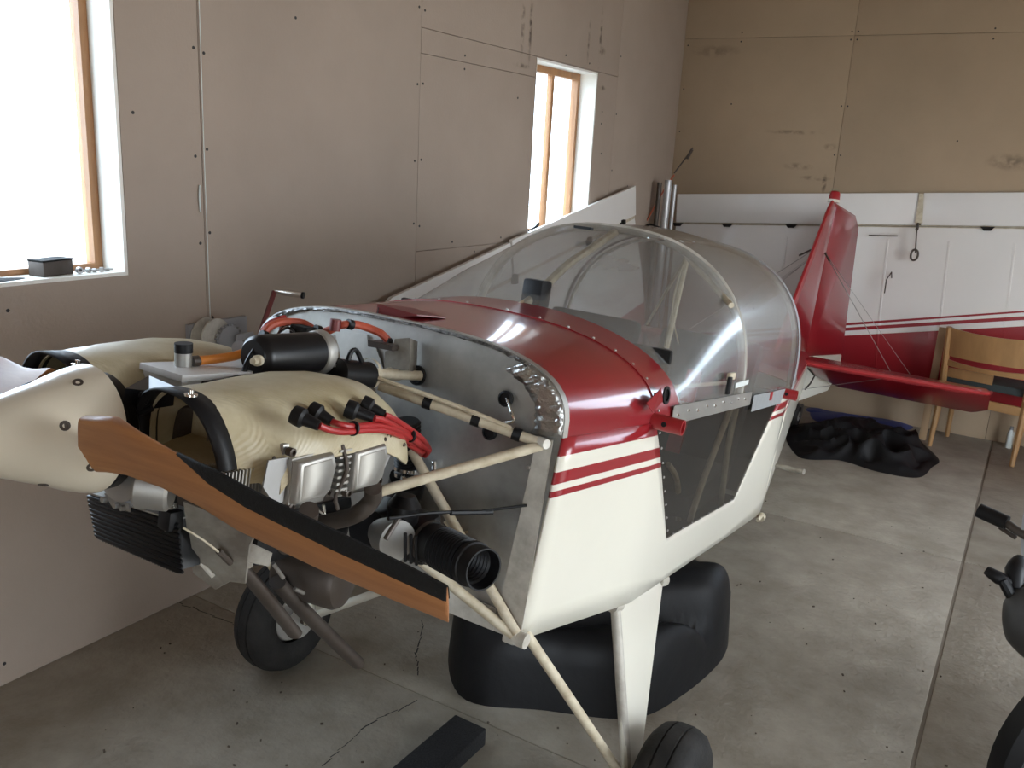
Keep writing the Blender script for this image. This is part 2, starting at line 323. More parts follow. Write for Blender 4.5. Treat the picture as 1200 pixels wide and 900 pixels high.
# windows
def window(name, y0, y1, z0, z1, mull):
    w = structure(name, wall_x(MB(), -.2, -.004, [(y0+.012, y1-.012, z0+.012, z1-.012)], y0, y1, z0, z1), 'reveal', smooth=False)
    fr = wall_x(MB(), -.16, -.115, [(y0+.04, y1-.04, z0+.03, z1-.05)], y0+.012, y1-.012, z0+.012, z1-.012); fr.build('window_frame', 'pine', w, smooth=False)
    for y in mull:
        MB().span((-.155, y-.016, z0+.03), (-.12, y+.016, z1-.05), .003).build('mullion', 'pine', w)
    MB().span((-.14, y0+.04, z0+.03), (-.136, y1-.04, z1-.05)).build('glass_pane', 'glass', w, smooth=False)
    return w
window('window_1', *W1, [1.0]); window('window_2', *W2, [4.69])
def ywall(mb): mb.v = [(y, x, z) for x, y, z in mb.v]; return mb
w3o = structure('window_3', ywall(wall_x(MB(), YB-.01, YB+.2, [(2.912, 5.088, 1.132, 2.258)], 2.9, 5.1, 1.12, 2.27)), 'reveal', smooth=False)
ywall(wall_x(MB(), YB+.12, YB+.16, [(2.95, 5.05, 1.17, 2.22)], 2.912, 5.088, 1.132, 2.258)).build('window_frame', 'pine', w3o, smooth=False)
MB().span((2.95, YB+.13, 1.17), (5.05, YB+.134, 2.22)).build('glass_pane', 'glass', w3o, smooth=False)
# hedge and rail outside, seen washed out through the panes
hb = MB(); random.seed(3)
for k in range(26):
    a = (-2.4-random.random(), random.uniform(-1.5, 2.2), random.uniform(.2, 1.2)); b = (a[0]+random.uniform(-.3, .3), a[1]+random.uniform(-.5, .5), a[2]+random.uniform(.3, .9))
    hb.tube([a, mid(a, b), b], [.012, .008, .003], 5)
# a thin white string hangs along the first seam
tag(MB().tube([(.006, 2.06, H-.02), (.007, 2.062, 2.0), (.008, 2.06, 1.6), (.006, 2.064, 1.02)], .0016, 6).build('white_string', 'tag'), 'thin white string hanging straight down the left wall seam', 'string')
tag(MB().tube([(.004, 2.04, 1.50), (.007, 2.035, 1.46), (.004, 2.04, 1.41)], .0028, 6, 3).build('paper_curl', 'tag'), 'small pale curl of paper on the left wall seam', 'paper')
tag(hb.build('bare_shrub', 'leaf'), 'washed-out bare shrub outside the large left window', 'shrub')
# ================================================================ the aeroplane, built about its own axes: x across, y aft, z up
A = .14
plane = thing('light_aircraft', 'red and white two-seat light aircraft with its engine uncowled and wings removed', 'aeroplane', (0, 0, 0))
plane.matrix_world = Matrix(((.99955, 0, .03, 1.29420), (-.00419, .99022, .13948, 1.41190), (-.0297, -.13954, .98977, .69446), (0, 0, 0, 1)))
VC = -.03
def P(name, mb, m, parent=None, **k): return mb.build(name, m, parent or plane, **k)
def vc(u): return lin(u, [0, .45], [-.0, VC])
def hw(u): return lin(u, [0, .45, 1.75, 4.3], [.43, .50, .50, .05])
def lon(u): return lin(u, [0, 4.3], [.44, .40])
def topw(u): return lin(u, [0, .45, .55, .8, 1.1, 1.4, 1.8, 4.3], [.60, .637, .645, .79, .918, .945, .945, .44])
def ex(u): return lin(u, [0, .55, 1.1, 1.8], [3, 2.15, 2.35, 2.5])
def botw(u): return lin(u, [0, .45, 1.75, 4.3], [0, -.025, -.045, .20])
def arch(u, n=32, off=0.0, t0=0, t1=PI, lift=0.0):
    e = ex(u); a = hw(u)+off; b = topw(u)-lon(u)+off; out = []
    bul = lin(u, [.5, 1.1, 1.8], [0, .012, .02])
    for i in range(n+1):
        t = t0+(t1-t0)*i/n; c, q = math.cos(t), math.sin(t)
        out.append((vc(u)+(a+bul*abs(math.sin(2*t)))*math.copysign(abs(c)**(2/e), c), u, lon(u)+b*abs(q)**(2/e)))
    return out
def sheet_surf(rings): return MB().loft(rings, closed=False)
def shell(rings, th):
    """open surface given a real thickness"""
    mb = MB(); m = len(rings); n = len(rings[0])
    inner = []
    for i, r in enumerate(rings):
        q = []
        for j, p in enumerate(r):
            du = Vector(rings[min(i+1, m-1)][j])-Vector(rings[max(i-1, 0)][j]); dt = Vector(r[min(j+1, n-1)])-Vector(r[max(j-1, 0)])
            nr = du.cross(dt).normalized(); q.append(Vector(p)-nr*th)
        inner.append(q)
    mb.loft([list(r)+list(reversed(q)) for r, q in zip(rings, inner)], closed=True, caps=True); return mb
# side skins with the door opening left out
def sx(u, w, s): 
    f = lin(w, [-.05, .44], [1, 0])*lin(u, [0, .45, 1.8], [.03, .005, .02])
    return vc(u)+s*(hw(u)-f)
stripes = [(9, .41, 'r'), (.41, .382, 'w'), (.382, .352, 'r'), (.352, .338, 'w'), (.338, .323, 'r'), (.323, -9, 'w')]
m = mat('livery_side', (.74, .71, .61), .28, coat=.5, var=.05, scale=2.5); nt = m.node_tree; b_ = nt.nodes['Principled BSDF']
src = b_.inputs['Base Color'].links[0].from_socket
tc = nn(nt, 'ShaderNodeTexCoord'); sp = nn(nt, 'ShaderNodeSeparateXYZ'); nt.links.new(tc.outputs['Object'], sp.inputs[0])
ad = nn(nt, 'ShaderNodeMath', operation='MULTIPLY_ADD'); ad.inputs[1].default_value = -.022; nt.links.new(sp.outputs[1], ad.inputs[0]); 
mx0 = nn(nt, 'ShaderNodeMath', operation='SUBTRACT'); nt.links.new(sp.outputs[2], mx0.inputs[0])
# paint bands follow the longeron: height less a small slope aft
sl = nn(nt, 'ShaderNodeMath', operation='MULTIPLY'); sl.inputs[1].default_value = .020; nt.links.new(sp.outputs[1], sl.inputs[0]); nt.links.new(sl.outputs[0], mx0.inputs[1]); nt.nodes.remove(ad)
mr = nn(nt, 'ShaderNodeMapRange'); mr.inputs[1].default_value = .25; mr.inputs[2].default_value = .50; nt.links.new(mx0.outputs[0], mr.inputs[0])
rp = nn(nt, 'ShaderNodeValToRGB'); rp.color_ramp.interpolation = 'CONSTANT'; el = rp.color_ramp.elements
def pz(w): return (w-.25)/.25
el[0].position = 0; el[0].color = (0, 0, 0, 1); el[1].position = pz(.312); el[1].color = (1, 1, 1, 1)
for w, c in [(.326, 0), (.340, 1), (.367, 0), (.400, 1)]:
    e = el.new(pz(w)); e.color = (c, c, c, 1)
nt.links.new(mr.outputs[0], rp.inputs[0])
mix = nn(nt, 'ShaderNodeMix', data_type='RGBA'); mix.inputs[7].default_value = (.27, .010, .016, 1)
nt.links.new(rp.outputs[0], mix.inputs[0]); nt.links.new(src, mix.inputs[6]); nt.links.new(mix.outputs[2], b_.inputs['Base Color']); M['livery'] = m
# door outline in (u, w): fore-top, fore-bottom, aft-bottom, aft-top
DF = (.41, .44); DB = (.65, .10); DA = (1.30, .095); DT = (1.62, .425)
def side(s):
    mb = MB()
    cols = []   # (u at level t=0 bottom .. ) strips described as quads lists, all seen as grids
    def grid(c00, c10, c11, c01, nu, nv):
        k = len(mb.v)
        for i in range(nu+1):
            for j in range(nv+1):
                a, b = i/nu, j/nv
                u = (c00[0]*(1-a)+c10[0]*a)*(1-b)+(c01[0]*(1-a)+c11[0]*a)*b; w = (c00[1]*(1-a)+c10[1]*a)*(1-b)+(c01[1]*(1-a)+c11[1]*a)*b
                mb.v.append((sx(u, w, s), u, w))
        for i in range(nu):
            for j in range(nv): mb.f.append((k+i*(nv+1)+j, k+(i+1)*(nv+1)+j, k+(i+1)*(nv+1)+j+1, k+i*(nv+1)+j+1))
    bt = lambda u: (u, botw(u)); tp = lambda u: (u, lon(u))
    grid(bt(0), bt(.45), DF, tp(0), 8, 8)             # ahead of the door
    grid(bt(.45), bt(.70), DB, DF, 4, 8)
    grid(bt(.70), bt(1.30), DA, DB, 8, 8)             # sill
    grid(bt(1.30), bt(1.78), DT, DA, 6, 8)
    grid(bt(1.78), bt(1.80), tp(1.80), DT, 2, 8)
    us = [1.80, 2.3, 2.8, 3.3, 3.8, 4.3]
    for a, b in zip(us, us[1:]): grid(bt(a), bt(b), tp(b), tp(a), 3, 6)
    o = P('fuselage_side', mb, 'livery')
    so = o.modifiers.new('t', 'SOLIDIFY'); so.thickness = .006; so.offset = 0
    # smoked door window, its screws
    dw = MB(); n = 6
    poly = [DF, DB, DA, DT]
    q = []
    for i in range(5):
        for j in range(5):
            a, b = i/4, j/4; u = (DB[0]*(1-a)+DA[0]*a)*(1-b)+(DF[0]*(1-a)+DT[0]*a)*b; w = (DB[1]*(1-a)+DA[1]*a)*(1-b)+(DF[1]*(1-a)+DT[1]*a)*b
            q.append((sx(u, w, s)+s*.002, u, w))
    dw.v = q; dw.f = [(i*5+j, (i+1)*5+j, (i+1)*5+j+1, i*5+j+1) for i in range(4) for j in range(4)]
    d = P('door_window', dw, 'tinted', label='smoked see-through lower door panel')
    if s > 0:
        rv = MB()
        for (a, b, n) in ((DF, DB, 8), (DB, DA, 8), (DA, DT, 7)):
            for i in range(n):
                t = (i+.5)/n; u = a[0]*(1-t)+b[0]*t; w = a[1]*(1-t)+b[1]*t; cu, cw = 1.0, .28
                u += (cu-u)*.02; w += (cw-w)*.03
                rv.lathe([(.0035, 0), (.003, .002), (.001, .003)], (sx(u, w, s)+.0035, u, w), (1, 0, 0), 8)
        rv.build('window_screws', 'alu', d, kind='stuff')
    return o
side(1); side(-1)
P('fuselage_floor', MB().loft([[(vc(u)-hw(u)+.03, u, botw(u)), (vc(u)+hw(u)-.03, u, botw(u)), (vc(u)+hw(u)-.03, u, botw(u)+.008), (vc(u)-hw(u)+.03, u, botw(u)+.008)] for u in (.0, .45, 1.75, 4.3)]), 'white')
# red deck ahead of the windscreen, its aft band overlapping with screws
P('cowl_deck', shell([arch(u) for u in (.0, .1, .2, .3, .42)], .003), 'red')
bd = P('deck_band', shell([arch(u, off=.003) for u in (.40, .48, .56)], .003), 'red')
rv = MB()
for i in range(17):
    t = PI*(i+.7)/18; p = arch(.415, 1, .003, t, t+.01)[0]; rv.lathe([(.0035, 0), (.003, .002), (.001, .003)], p, (math.cos(t)*.5, 0, math.sin(t)), 8)
rv.build('deck_screws', 'alu', bd, kind='stuff')
ed = P('deck_edge', shell([arch(u, off=.0035) for u in (-.006, .012)], .004), 'alu')
# crinkled foil tape round the firewall edge
def foil(t0, t1, inner, n, name):
    mb = MB(); random.seed(5); rings = []
    for i in range(n+1):
        t = t0+(t1-t0)*i/n; o = arch(0, 1, 0.001, t, t+.001)[0]; c = (0, 0, .40)
        r = []
        for k in range(5):
            q = k/4*(inner+random.uniform(-.012, .006)); r.append((o[0]+(c[0]-o[0])*q, -.006-random.uniform(0, .003), o[2]+(c[2]-o[2])*q))
        rings.append(r)
    mb.loft(rings, closed=False); o = P(name, mb, 'foil' if inner > .1 else 'foiledge', angle=15); so = o.modifiers.new('t', 'SOLIDIFY'); so.thickness = .001; return o
foil(.0, .85, .15, 30, 'foil_tape'); foil(.80, 2.9, .035, 60, 'foil_edge')
# naca style scoop in the deck
fl_, fr_, tp_ = Vector((-0.098, 0.027, 0.590)), Vector((-0.069, 0.110, 0.590)), Vector((0.023, 0.128, 0.612))
up_ = Vector((0, 0, .030)); bk_ = tp_+(fl_-fr_)*.9
sco = P('air_scoop', MB().slab([fl_+up_, fr_+up_, tp_, bk_], (0, 0, .003)).slab([fr_, fr_+up_, tp_], (.002, 0, 0)).slab([fl_, fl_+up_, bk_], (.002, 0, 0)).slab([fl_, fr_, fr_+up_, fl_+up_], (0, .004, 0)), 'crankred', label='dark red open deck scoop')
MB().slab([fl_+Vector((.004, -.002, .003)), fr_+Vector((-.004, -.002, .003)), fr_+up_+Vector((-.004, -.002, -.004)), fl_+up_+Vector((.004, -.002, -.004))], (0, .002, 0)).build('scoop_mouth', 'black', sco)
# firewall
fwp = [(VC+.455*s, 0, w) for s, w in ()]
ring0 = [(p[0]*.995, .004, p[2]-.002) for p in arch(0, 40)]
poly = [(.40, .004, .002)] + ring0 + [(-.40, .004, .002)]
fw = P('firewall', MB().slab([tuple(p) for p in poly], (0, .004, 0)), 'alusheet', angle=20)
MB().slab([(0.410, -0.017, 0.023)[:1]+(-.002, .0), (.345, -.002, .0), (.375, -.002, .43), (.41, -.002, .43)], (0, .004, 0)).build('edge_flange', 'whitedirt', fw)
MB().slab([(-.40, -.003, .0), (.345, -.003, .0), (.345, -.003, .05), (-.40, -.003, .045)], (0, .004, 0)).build('edge_flange', 'whitedirt', fw)
for (a, r) in (((0.290, 0.000, 0.489), .017), ((0.264, 0.000, 0.412), .017), ((0.061, 0.000, 0.491), .022)):
    MB().lathe([(r, 0), (r, -.006), (r*.75, -.008), (r*.7, -.004)], (a[0], -.001, a[2]), (0, 1, 0), 20).build('grommet', 'black', fw)
MB().tube([(0.293, -0.005, 0.490), (0.321, -0.025, 0.468), (0.328, -0.025, 0.452), (0.303, -0.020, 0.442)], .0035, 8, 3).build('vent_tube', 'chrome', fw)
MB().slab([(-0.241, -0.003, 0.541), (-0.092, -0.003, 0.554), (-0.086, -0.003, 0.529), (-0.061, -0.003, 0.528), (-0.031, -0.003, 0.482), (-0.227, -0.003, 0.452)], (0, .003, 0)).build('aluminium_shield', 'alusheet', fw)
rc = (0.366, 0.000, 0.362); MB().lathe([(.006, 0), (.004, -.004)], (rc[0], -.001, rc[2]), (0, 1, 0), 8).build('rivet', 'alu', fw)
# small bracket box with a cut corner
b1 = (-0.007, -0.050, 0.556); b2 = (0.091, -0.050, 0.512)
P('relay_bracket', MB().slab([(0.021, -0.070, 0.497), (0.017, -0.070, 0.537), (0.034, -0.070, 0.544), (0.039, -0.070, 0.568), (0.075, -0.070, 0.577), (0.084, -0.070, 0.509)], (0, .003, 0)).slab([(0.075, -0.070, 0.577), (0.084, -0.070, 0.509), (0.054, -0.002, 0.497), (0.046, -0.002, 0.563)], (.003, 0, 0)), 'bracket')
P('relay', MB().slab([(-0.017, -0.090, 0.556), (0.051, -0.090, 0.556), (0.050, -0.090, 0.545), (-0.014, -0.090, 0.542)], (0, .04, 0)), 'steel')
# perspex
ws = P('windscreen', sheet_surf([arch(u, 40, off=.004) for u in (.55, .62, .7, .8, .9, 1.0, 1.09)]), 'perspex', label='scuffed clear windscreen')
P('canopy', sheet_surf([arch(u, 40, off=.004) for u in (1.11, 1.2, 1.3, 1.4, 1.5, 1.6, 1.7, 1.80)]), 'perspex', label='scuffed clear canopy')
def hoop(u, r, off=-.01, name='canopy_hoop', m='creamtube'): return P(name, MB().tube(arch(u, 40, off), r, 10), m)
hoop(1.10, .0145, -.008, m='whitedirt'); hoop(1.80, .007, -.012, m='whitedirt'); P('canopy_edge_strip', MB().loft([[(p[0], p[1]+d, p[2]) for d in (0,)]+[(p[0], p[1]+.022, p[2])] for p in arch(1.09, 40, .007)], closed=False), 'perspex')
P('canopy_edge_strip', MB().loft([[p, (p[0], p[1]+.03, p[2])] for p in arch(1.785, 40, .006)], closed=False), 'ducttape')
cs = MB(); cl = [(VC, u, topw(u)-.016) for u in (.50, .6, .7, .8, .9, 1.0, 1.1)]
P('windscreen_spine', cs.tube(cl, .013, 8, 2), 'creamtube')
ap = (0.150, 1.304, 0.858)
P('cabin_brace', MB().tube([ap, (0.100, 1.402, 0.538)], .011, 8), 'creamtube'); P('cabin_brace', MB().tube([ap, (0.420, 0.998, 0.729)], .009, 8), 'creamtube')
P('cabin_brace', MB().tube([ap, (-0.250, 2.069, 0.565)], .006, 8), 'creamtube'); P('cabin_cable', MB().tube([(0.150, 1.276, 0.830), (0.120, 1.329, 0.727), (0.120, 1.350, 0.654), (0.120, 1.461, 0.556)], .0025, 6, 3), 'creamtube')
P('cabin_brace', MB().tube([(0.440, 1.142, 0.431), (0.430, 1.016, 0.196), (0.430, 0.958, 0.075)], .010, 8, 3), 'creamtube'); P('cabin_brace', MB().tube([(0.420, 1.268, 0.400), (0.420, 1.259, 0.266), (0.420, 1.312, 0.062)], .010, 8, 3), 'creamtube')
P('control_stick', MB().tube([(0.360, 0.875, 0.248), (0.360, 0.955, 0.205), (0.360, 1.017, 0.144), (0.360, 1.071, 0.040)], .009, 8, 3), 'creamtube')
P('cabin_brace', MB().tube([(0.300, 1.005, 0.410), (0.400, 0.929, 0.422)], .010, 8), 'creamtube')
P('cabin_brace', MB().tube([(.30, .62, .47), (.44, 1.06, .50)], .006, 8), 'creamtube')
# seats, bulkhead, instrument panel and red cushions seen through the perspex
for s in (-1, 1):
    x = VC+s*.235
    st = P('seat', MB().box((x, 1.22, .12), (.40, .42, .09), Matrix.Rotation(.1, 4, 'X'), .03), 'interior')
    MB().box((x, 1.50, .36), (.38, .07, .50), Matrix.Rotation(-.30, 4, 'X'), .03).build('backrest', 'interior', st)
    MB().box((x, 1.40, .33), (.05, .012, .30), Matrix.Rotation(-.3, 4, 'X')).build('seat_belt', 'redpart', st)
P('instrument_panel', MB().box((VC, .60, .50), (.88, .02, .20), None, .008), 'blackm')
P('instrument_hood', MB().span((VC-.03, .60, .60), (VC+.035, .66, .72), .01), 'black')
P('rear_bulkhead', MB().slab([(p[0]*.97+VC*.03, 1.83, p[2]-.02) for p in arch(1.8, 24)][:]+[(VC-.42, 1.83, .0), ][::-1]+[(VC-.44, 1.83, .0), (VC+.44, 1.83, .0)][1:1], (0, .004, 0)) if False else MB().slab([(VC+.45, 1.83, 0), (VC+.46, 1.83, .42), (VC-.46, 1.83, .42), (VC-.45, 1.83, 0)], (0, .004, 0)), 'interior')
# door rail, tape, latch, tag, fuel vent
def onside(u, w, o=.006): return (sx(u, w, 1)+o, u, w)
ra = P('door_rail', MB().slab([onside(.49, .430), onside(1.20, .428), onside(1.20, .470), onside(.49, .478)], (.002, 0, 0)), 'alu')
rv = MB()
for i in range(9):
    u = .53+i*.075
    rv.lathe([(.0045, 0), (.002, .003)], onside(u, .452+.006*(i % 2), .008), (1, 0, 0), 8)
rv.build('rail_rivets', 'chrome', ra, kind='stuff')
P('duct_tape', MB().slab([onside(1.215, .405, .012), onside(1.60, .405, .012), onside(1.64, .455, .010), onside(1.22, .458, .010)], (.001, 0, 0)), 'ducttape')
P('paper_tag', MB().slab([(0.475, 1.002, 0.492), (0.475, 1.135, 0.498), (0.475, 1.135, 0.512), (0.475, 1.000, 0.508)], (.002, 0, 0)), 'tag')
la = P('canopy_latch', MB().box((0.485, 0.906, 0.535), (.012, .05, .02), None, .003), 'creamtube'); MB().box((0.490, 0.881, 0.510), (.010, .022, .05), None, .003).build('latch_lever', 'black', la)
P('vent_ring', MB().lathe([(.022, 0), (.022, .004), (.015, .004), (.015, 0)], (0.475, 0.422, 0.509), (1, 0, .1), 20), 'black')
P('red_flap', MB().slab([(0.470, 0.316, 0.497), (0.475, 0.379, 0.528), (0.475, 0.406, 0.496), (0.475, 0.351, 0.473)], (.002, 0, 0)), 'red')
# wing attachment stubs
for s in (1, -1):
    for (u, w, L) in ((.40, .447, .075), (1.66, .437, .05)):
        x0 = VC+s*(hw(u)-.02); f = P('wing_stub', MB().lathe([(.019, 0), (.019, L+.02), (.014, L+.02), (.014, L-.03)], (x0, u, w), (s, .05, -.02), 20), 'redpart', label='red wing attachment tube')
        MB().lathe([(.006, 0), (.006, .004)], (x0+s*L*.75, u-.019, w), (0, -1, 0), 10).build('bolt_hole', 'black', f)
P('wing_stub_plate', MB().box((0.480, 1.440, 0.442), (.008, .03, .03), None, .003), 'redpart')
P('step_tube', MB().tube([(0.460, 1.848, 0.135), (0.570, 1.809, 0.146)], .0105, 14), 'bracket')
P('strut_fitting', MB().lathe([(.015, -.010), (.015, .010)], (0.460, 1.762, -0.055), (0, 1, .3), 16).lathe([(.008, -.02), (.008, .02)], (0.460, 1.736, -0.053), (0, 1, .3), 10), 'creamtube')
# rear fuselage
def low(u, n=20):
    a = hw(u); return [(VC+a*math.cos(PI*k/n), u, lon(u)+.05*math.sin(PI*k/n)) for k in range(n+1)]
P('turtle_deck', shell([low(u) for u in (2.1, 2.5, 3.0, 3.6, 4.2)], .003), 'red')
def rearw(t, n=40):
    a = arch(1.80, n, .004); b = low(2.5, n); return [mid(p, q, t) for p, q in zip(a, b)]
P('rear_window', sheet_surf([[(p[0], p[1]+.002, p[2]) for p in rearw(t)] for t in (0, .25, .5, .75, 1)]), 'perspex', label='clear rear window behind canopy')
P('cabin_lining', MB().slab([(VC-.465, .3, .0), (VC-.475, 1.75, .0), (VC-.475, 1.75, .40), (VC-.465, .45, .40), (VC-.455, .2, .40)], (.004, 0, 0)), 'interior'); P('cabin_floor', MB().span((VC-.42, .5, -.008), (VC+.42, 1.75, .0)), 'interior')
# tail
def foilplate(mb, poly, th, ax=0):
    n = len(poly); c = Vector([sum(p[i] for p in poly)/n for i in range(3)]); off = Vector([0, 0, 0]); off[ax] = th/2
    r1 = [Vector(p)-off*.25+(c-Vector(p))*.0 for p in poly]; r0 = [Vector(p)+(c-Vector(p))*.06-off for p in poly]; r3 = [Vector(p)+(c-Vector(p))*.06+off for p in poly]; r2 = [Vector(p)+off*.25 for p in poly]
    return mb.loft([r0, r1, r2, r3])
fin = P('fin', foilplate(MB(), [(VC, 3.50, .42), (VC, 4.20, 1.36), (VC, 4.26, 1.40), (VC, 4.30, 1.40), (VC, 4.30, .20), (VC, 4.2, .2), (VC, 4.2, .42)], .035), 'red')
MB().tube([(VC, 3.50, .42), (VC, 4.20, 1.36), (VC, 4.26, 1.40)], .0105, 8).build('fin_leading_edge', 'redpart', fin)
bc = MB().lathe([(.034, 0), (.032, .035), (.025, .05), (.01, .055)], (VC, 4.29, 1.415), (0, 0, 1), 20).build('beacon', 'redpart', fin, label='red beacon lamp on fin top')
MB().lathe([(.038, 0), (.036, .018)], (VC, 4.29, 1.398), (0, 0, 1), 20).build('beacon_base', 'white', fin)
dr = .30
def rud(d, w): return (VC+d*math.sin(dr), 4.31+d*math.cos(dr), w)
rdn = P('rudder', foilplate(MB(), [rud(0, 1.40), rud(.30, 1.36), rud(.36, 1.30), rud(.50, .44), rud(0, .41)], .03), 'red')
foilplate(MB(), [rud(0, .405), rud(.50, .44), rud(.50, .30), rud(.40, .18), rud(0, .10)], .03).build('rudder_foot', 'white', rdn, label='white lower end of rudder')
for s in (1, -1):
    hs = P('tailplane', foilplate(MB(), [(VC+s*.05, 3.70, .41), (VC+s*1.02, 3.98, .41), (VC+s*1.09, 4.03, .41), (VC+s*1.10, 4.19, .41), (VC+s*.05, 4.19, .41)], .035, 2), 'red')
    MB().tube([(VC+s*.05, 3.70, .41), (VC+s*1.02, 3.98, .41), (VC+s*1.09, 4.04, .41), (VC+s*1.10, 4.19, .41)], .0115, 8).build('leading_edge', 'redpart', hs)
    de = -.42
    el_ = lambda x, d: (x, 4.20+d*math.cos(de), .41+d*math.sin(de))
    P('elevator', foilplate(MB(), [el_(VC+s*.06, 0), el_(VC+s*1.10, 0), el_(VC+s*1.10, .30), el_(VC+s*1.04, .38), el_(VC+s*.20, .40), el_(VC+s*.06, .28)], .03, 2), 'red')
    P('bracing_wire', MB().tube([(VC+s*.02, 4.25, 1.08), (VC+s*.56, 4.10, .43)], .0022, 6), 'wire'); P('bracing_wire', MB().tube([(VC+s*.02, 4.25, 1.08), (VC+s*.66, 4.18, .43)], .0015, 6), 'wire')
    P('bracing_wire', MB().tube([(VC+s*.03, 4.1, .20), (VC+s*.56, 4.10, .39)], .0022, 6), 'wire')
P('bracing_wire', MB().tube([(VC, 4.06, 1.09), (VC-.45, 3.3, .50)], .0022, 6), 'wire'); P('bracing_wire', MB().tube([(VC, 4.1, 1.05), (VC-.42, 3.5, .48)], .0018, 6), 'wire')
P('turnbuckle', MB().tube([(VC+.02, 4.25, 1.08), (VC+.06, 4.24, 1.03)], .007, 8).tube([(VC-.02, 4.05, 1.08), (VC-.07, 3.97, 1.03)], .006, 8), 'steel')
tw = P('tail_wheel', MB().lathe([(.03, -.022), (.065, -.024), (.078, -.012), (.08, 0), (.078, .012), (.065, .024), (.03, .022)], (VC, 4.46, .0), (1, 0, 0), 28), 'tyre')
MB().lathe([(.032, -.024), (.032, .024)], (VC, 4.46, .0), (1, 0, 0), 20).build('hub', 'hub', tw)
P('tail_spring', MB().tube([(VC, 4.05, .17), (VC, 4.25, .12), (VC, 4.44, .09)], .014, 8, 3, flat=.4).box((VC, 4.46, .075), (.075, .03, .02)).box((VC-.035, 4.46, .03), (.006, .03, .09)).box((VC+.035, 4.46, .03), (.006, .03, .09)).tube([(VC-.04, 4.46, 0), (VC+.04, 4.46, 0)], .006), 'steel')
P('tail_control_horn', MB().tube([(VC+.03, 4.2, .36), (VC+.10, 4.3, .30), (VC+.06, 4.28, .2)], .006, 6, 2), 'steel')
# ---- undercarriage
def W2L(x, y, z): return tuple(plane.matrix_world.inverted() @ Vector((x, y, z)))   # world to aeroplane axes
WR = .185
for s, cx, cy in ((1, 1.95, 1.73), (-1, .60, 1.83)):
    c = W2L(cx, cy, WR); n0 = (VC+s*.47, .43, -.03); n1 = (VC+s*.475, .74, -.045); n2 = (VC+s*.43, .03, .01)
    axis = plane.matrix_world.to_3x3().inverted() @ Vector((1, 0, 0))
    foot = (c[0]-s*.10, c[1], c[2]); 
    P('gear_fairing', foilplate(MB(), [n0, n1, (foot[0], foot[1]+.055, foot[2]-.0), (foot[0], foot[1]-.02, foot[2]-.0)], .018), 'white', label='white triangular leg fairing')
    P('gear_leg', MB().tube([n0, foot], .013, 12), 'whitedirt'); P('gear_strut', MB().tube([n2, foot], .0115, 12), 'creamtube')
    for nd in (n0, n1): P('gear_fitting', MB().lathe([(.020, -.014), (.020, .014)], nd, (.3, 1, 0), 14).lathe([(.009, -.022), (.009, .022)], nd, (.3, 1, 0), 10), 'whitedirt')
    wh = P('main_wheel', MB().lathe([(.02, -.05), (.075, -.045), (.085, -.03), (.085, .03), (.075, .045), (.02, .05)], c, axis, 28), 'hub')
    MB().lathe([(.085, -.045), (.12, -.062), (.155, -.060), (.175, -.045), (.183, -.024), (.183, -.020), (.179, -.019), (.179, -.016), (WR, -.015), (WR, .015), (.179, .016), (.179, .019), (.183, .020), (.183, .024), (.175, .045), (.155, .060), (.12, .062), (.085, .045)], c, axis, 48, caps=False).build('tyre', 'tyre', wh)
    P('axle', MB().tube([foot, c], .012, 12), 'steel'); P('brake_disc', MB().lathe([(.06, 0), (.06, .005)], (c[0]-s*.07, c[1], c[2]), axis, 24), 'hub')
P('brake_line', MB().tube([(0.520, 0.642, -0.459), (0.520, 0.644, -0.503), (0.520, 0.712, -0.582)], .004, 6, 3), 'black')
P('gear_cross_tube', MB().tube([(VC-.44, .74, -.04), (VC+.44, .74, -.04)], .016, 10), 'black')
P('firewall_fitting', MB().lathe([(.016, -.02), (.016, .02)], (0.409, -0.010, 0.009), (1, 0, 0), 14).box((0.394, -0.010, 0.011), (.03, .03, .03), None, .005), 'whitedirt')
P('firewall_fitting', MB().lathe([(.010, -.016), (.010, .012)], (0.396, -0.015, 0.423), (1, -.4, 0), 14), 'whitedirt')
# ---- engine mount
def mt(a, b, r=.0105, m='creamtube'): return P('mount_tube', MB().tube([a, b], r, 12), m)
t1 = mt((0.389, -0.010, 0.420), (0.060, -0.127, 0.474)); t2 = mt((0.390, -0.010, 0.415), (0.200, -0.283, 0.308)); mt((0.120, -0.070, 0.346), (0.408, -0.020, 0.023)); mt((0.080, -0.168, 0.219), (0.401, -0.020, 0.017), .011)
mt((VC-.42, -.01, .43), (VC-.12, -.42, .50)); mt((VC-.42, -.01, .43), (VC-.22, -.50, .36)); mt((VC-.42, -.01, .02), (VC-.12, -.4, .22))
aa = Vector((0.389, -0.010, 0.420)); bb = Vector((0.060, -0.127, 0.474))
for t in (.28, .58, .83):
    p = aa.lerp(bb, 1-t); q = aa.lerp(bb, 1-t-.05); MB().tube([p, q], .0135, 12).build('tape_band', 'black', t1)
P('vent_line', MB().tube([tuple(aa.lerp(bb, .12)+Vector((-.02, -.01, .012))), tuple(aa.lerp(bb, .35)+Vector((-.01, -.01, .016))), tuple(aa.lerp(bb, .7)+Vector((0, -.01, .018))), tuple(bb+Vector((0, -.02, .02))), (0.000, -0.127, 0.516)], .005, 8, 4), 'creamtube')
P('push_rod', MB().tube([(0.040, -0.129, 0.497), (0.073, -0.010, 0.493)], .011, 12).tube([(0.040, -0.078, 0.493), (0.040, -0.045, 0.490)], .014, 12), 'creamtube')
P('panel_bracket', MB().slab([(0.200, -0.028, 0.200), (0.200, 0.092, 0.186), (0.248, -0.005, 0.187), (0.222, -0.005, 0.173)], (0, 0, .003)), 'creamtube')

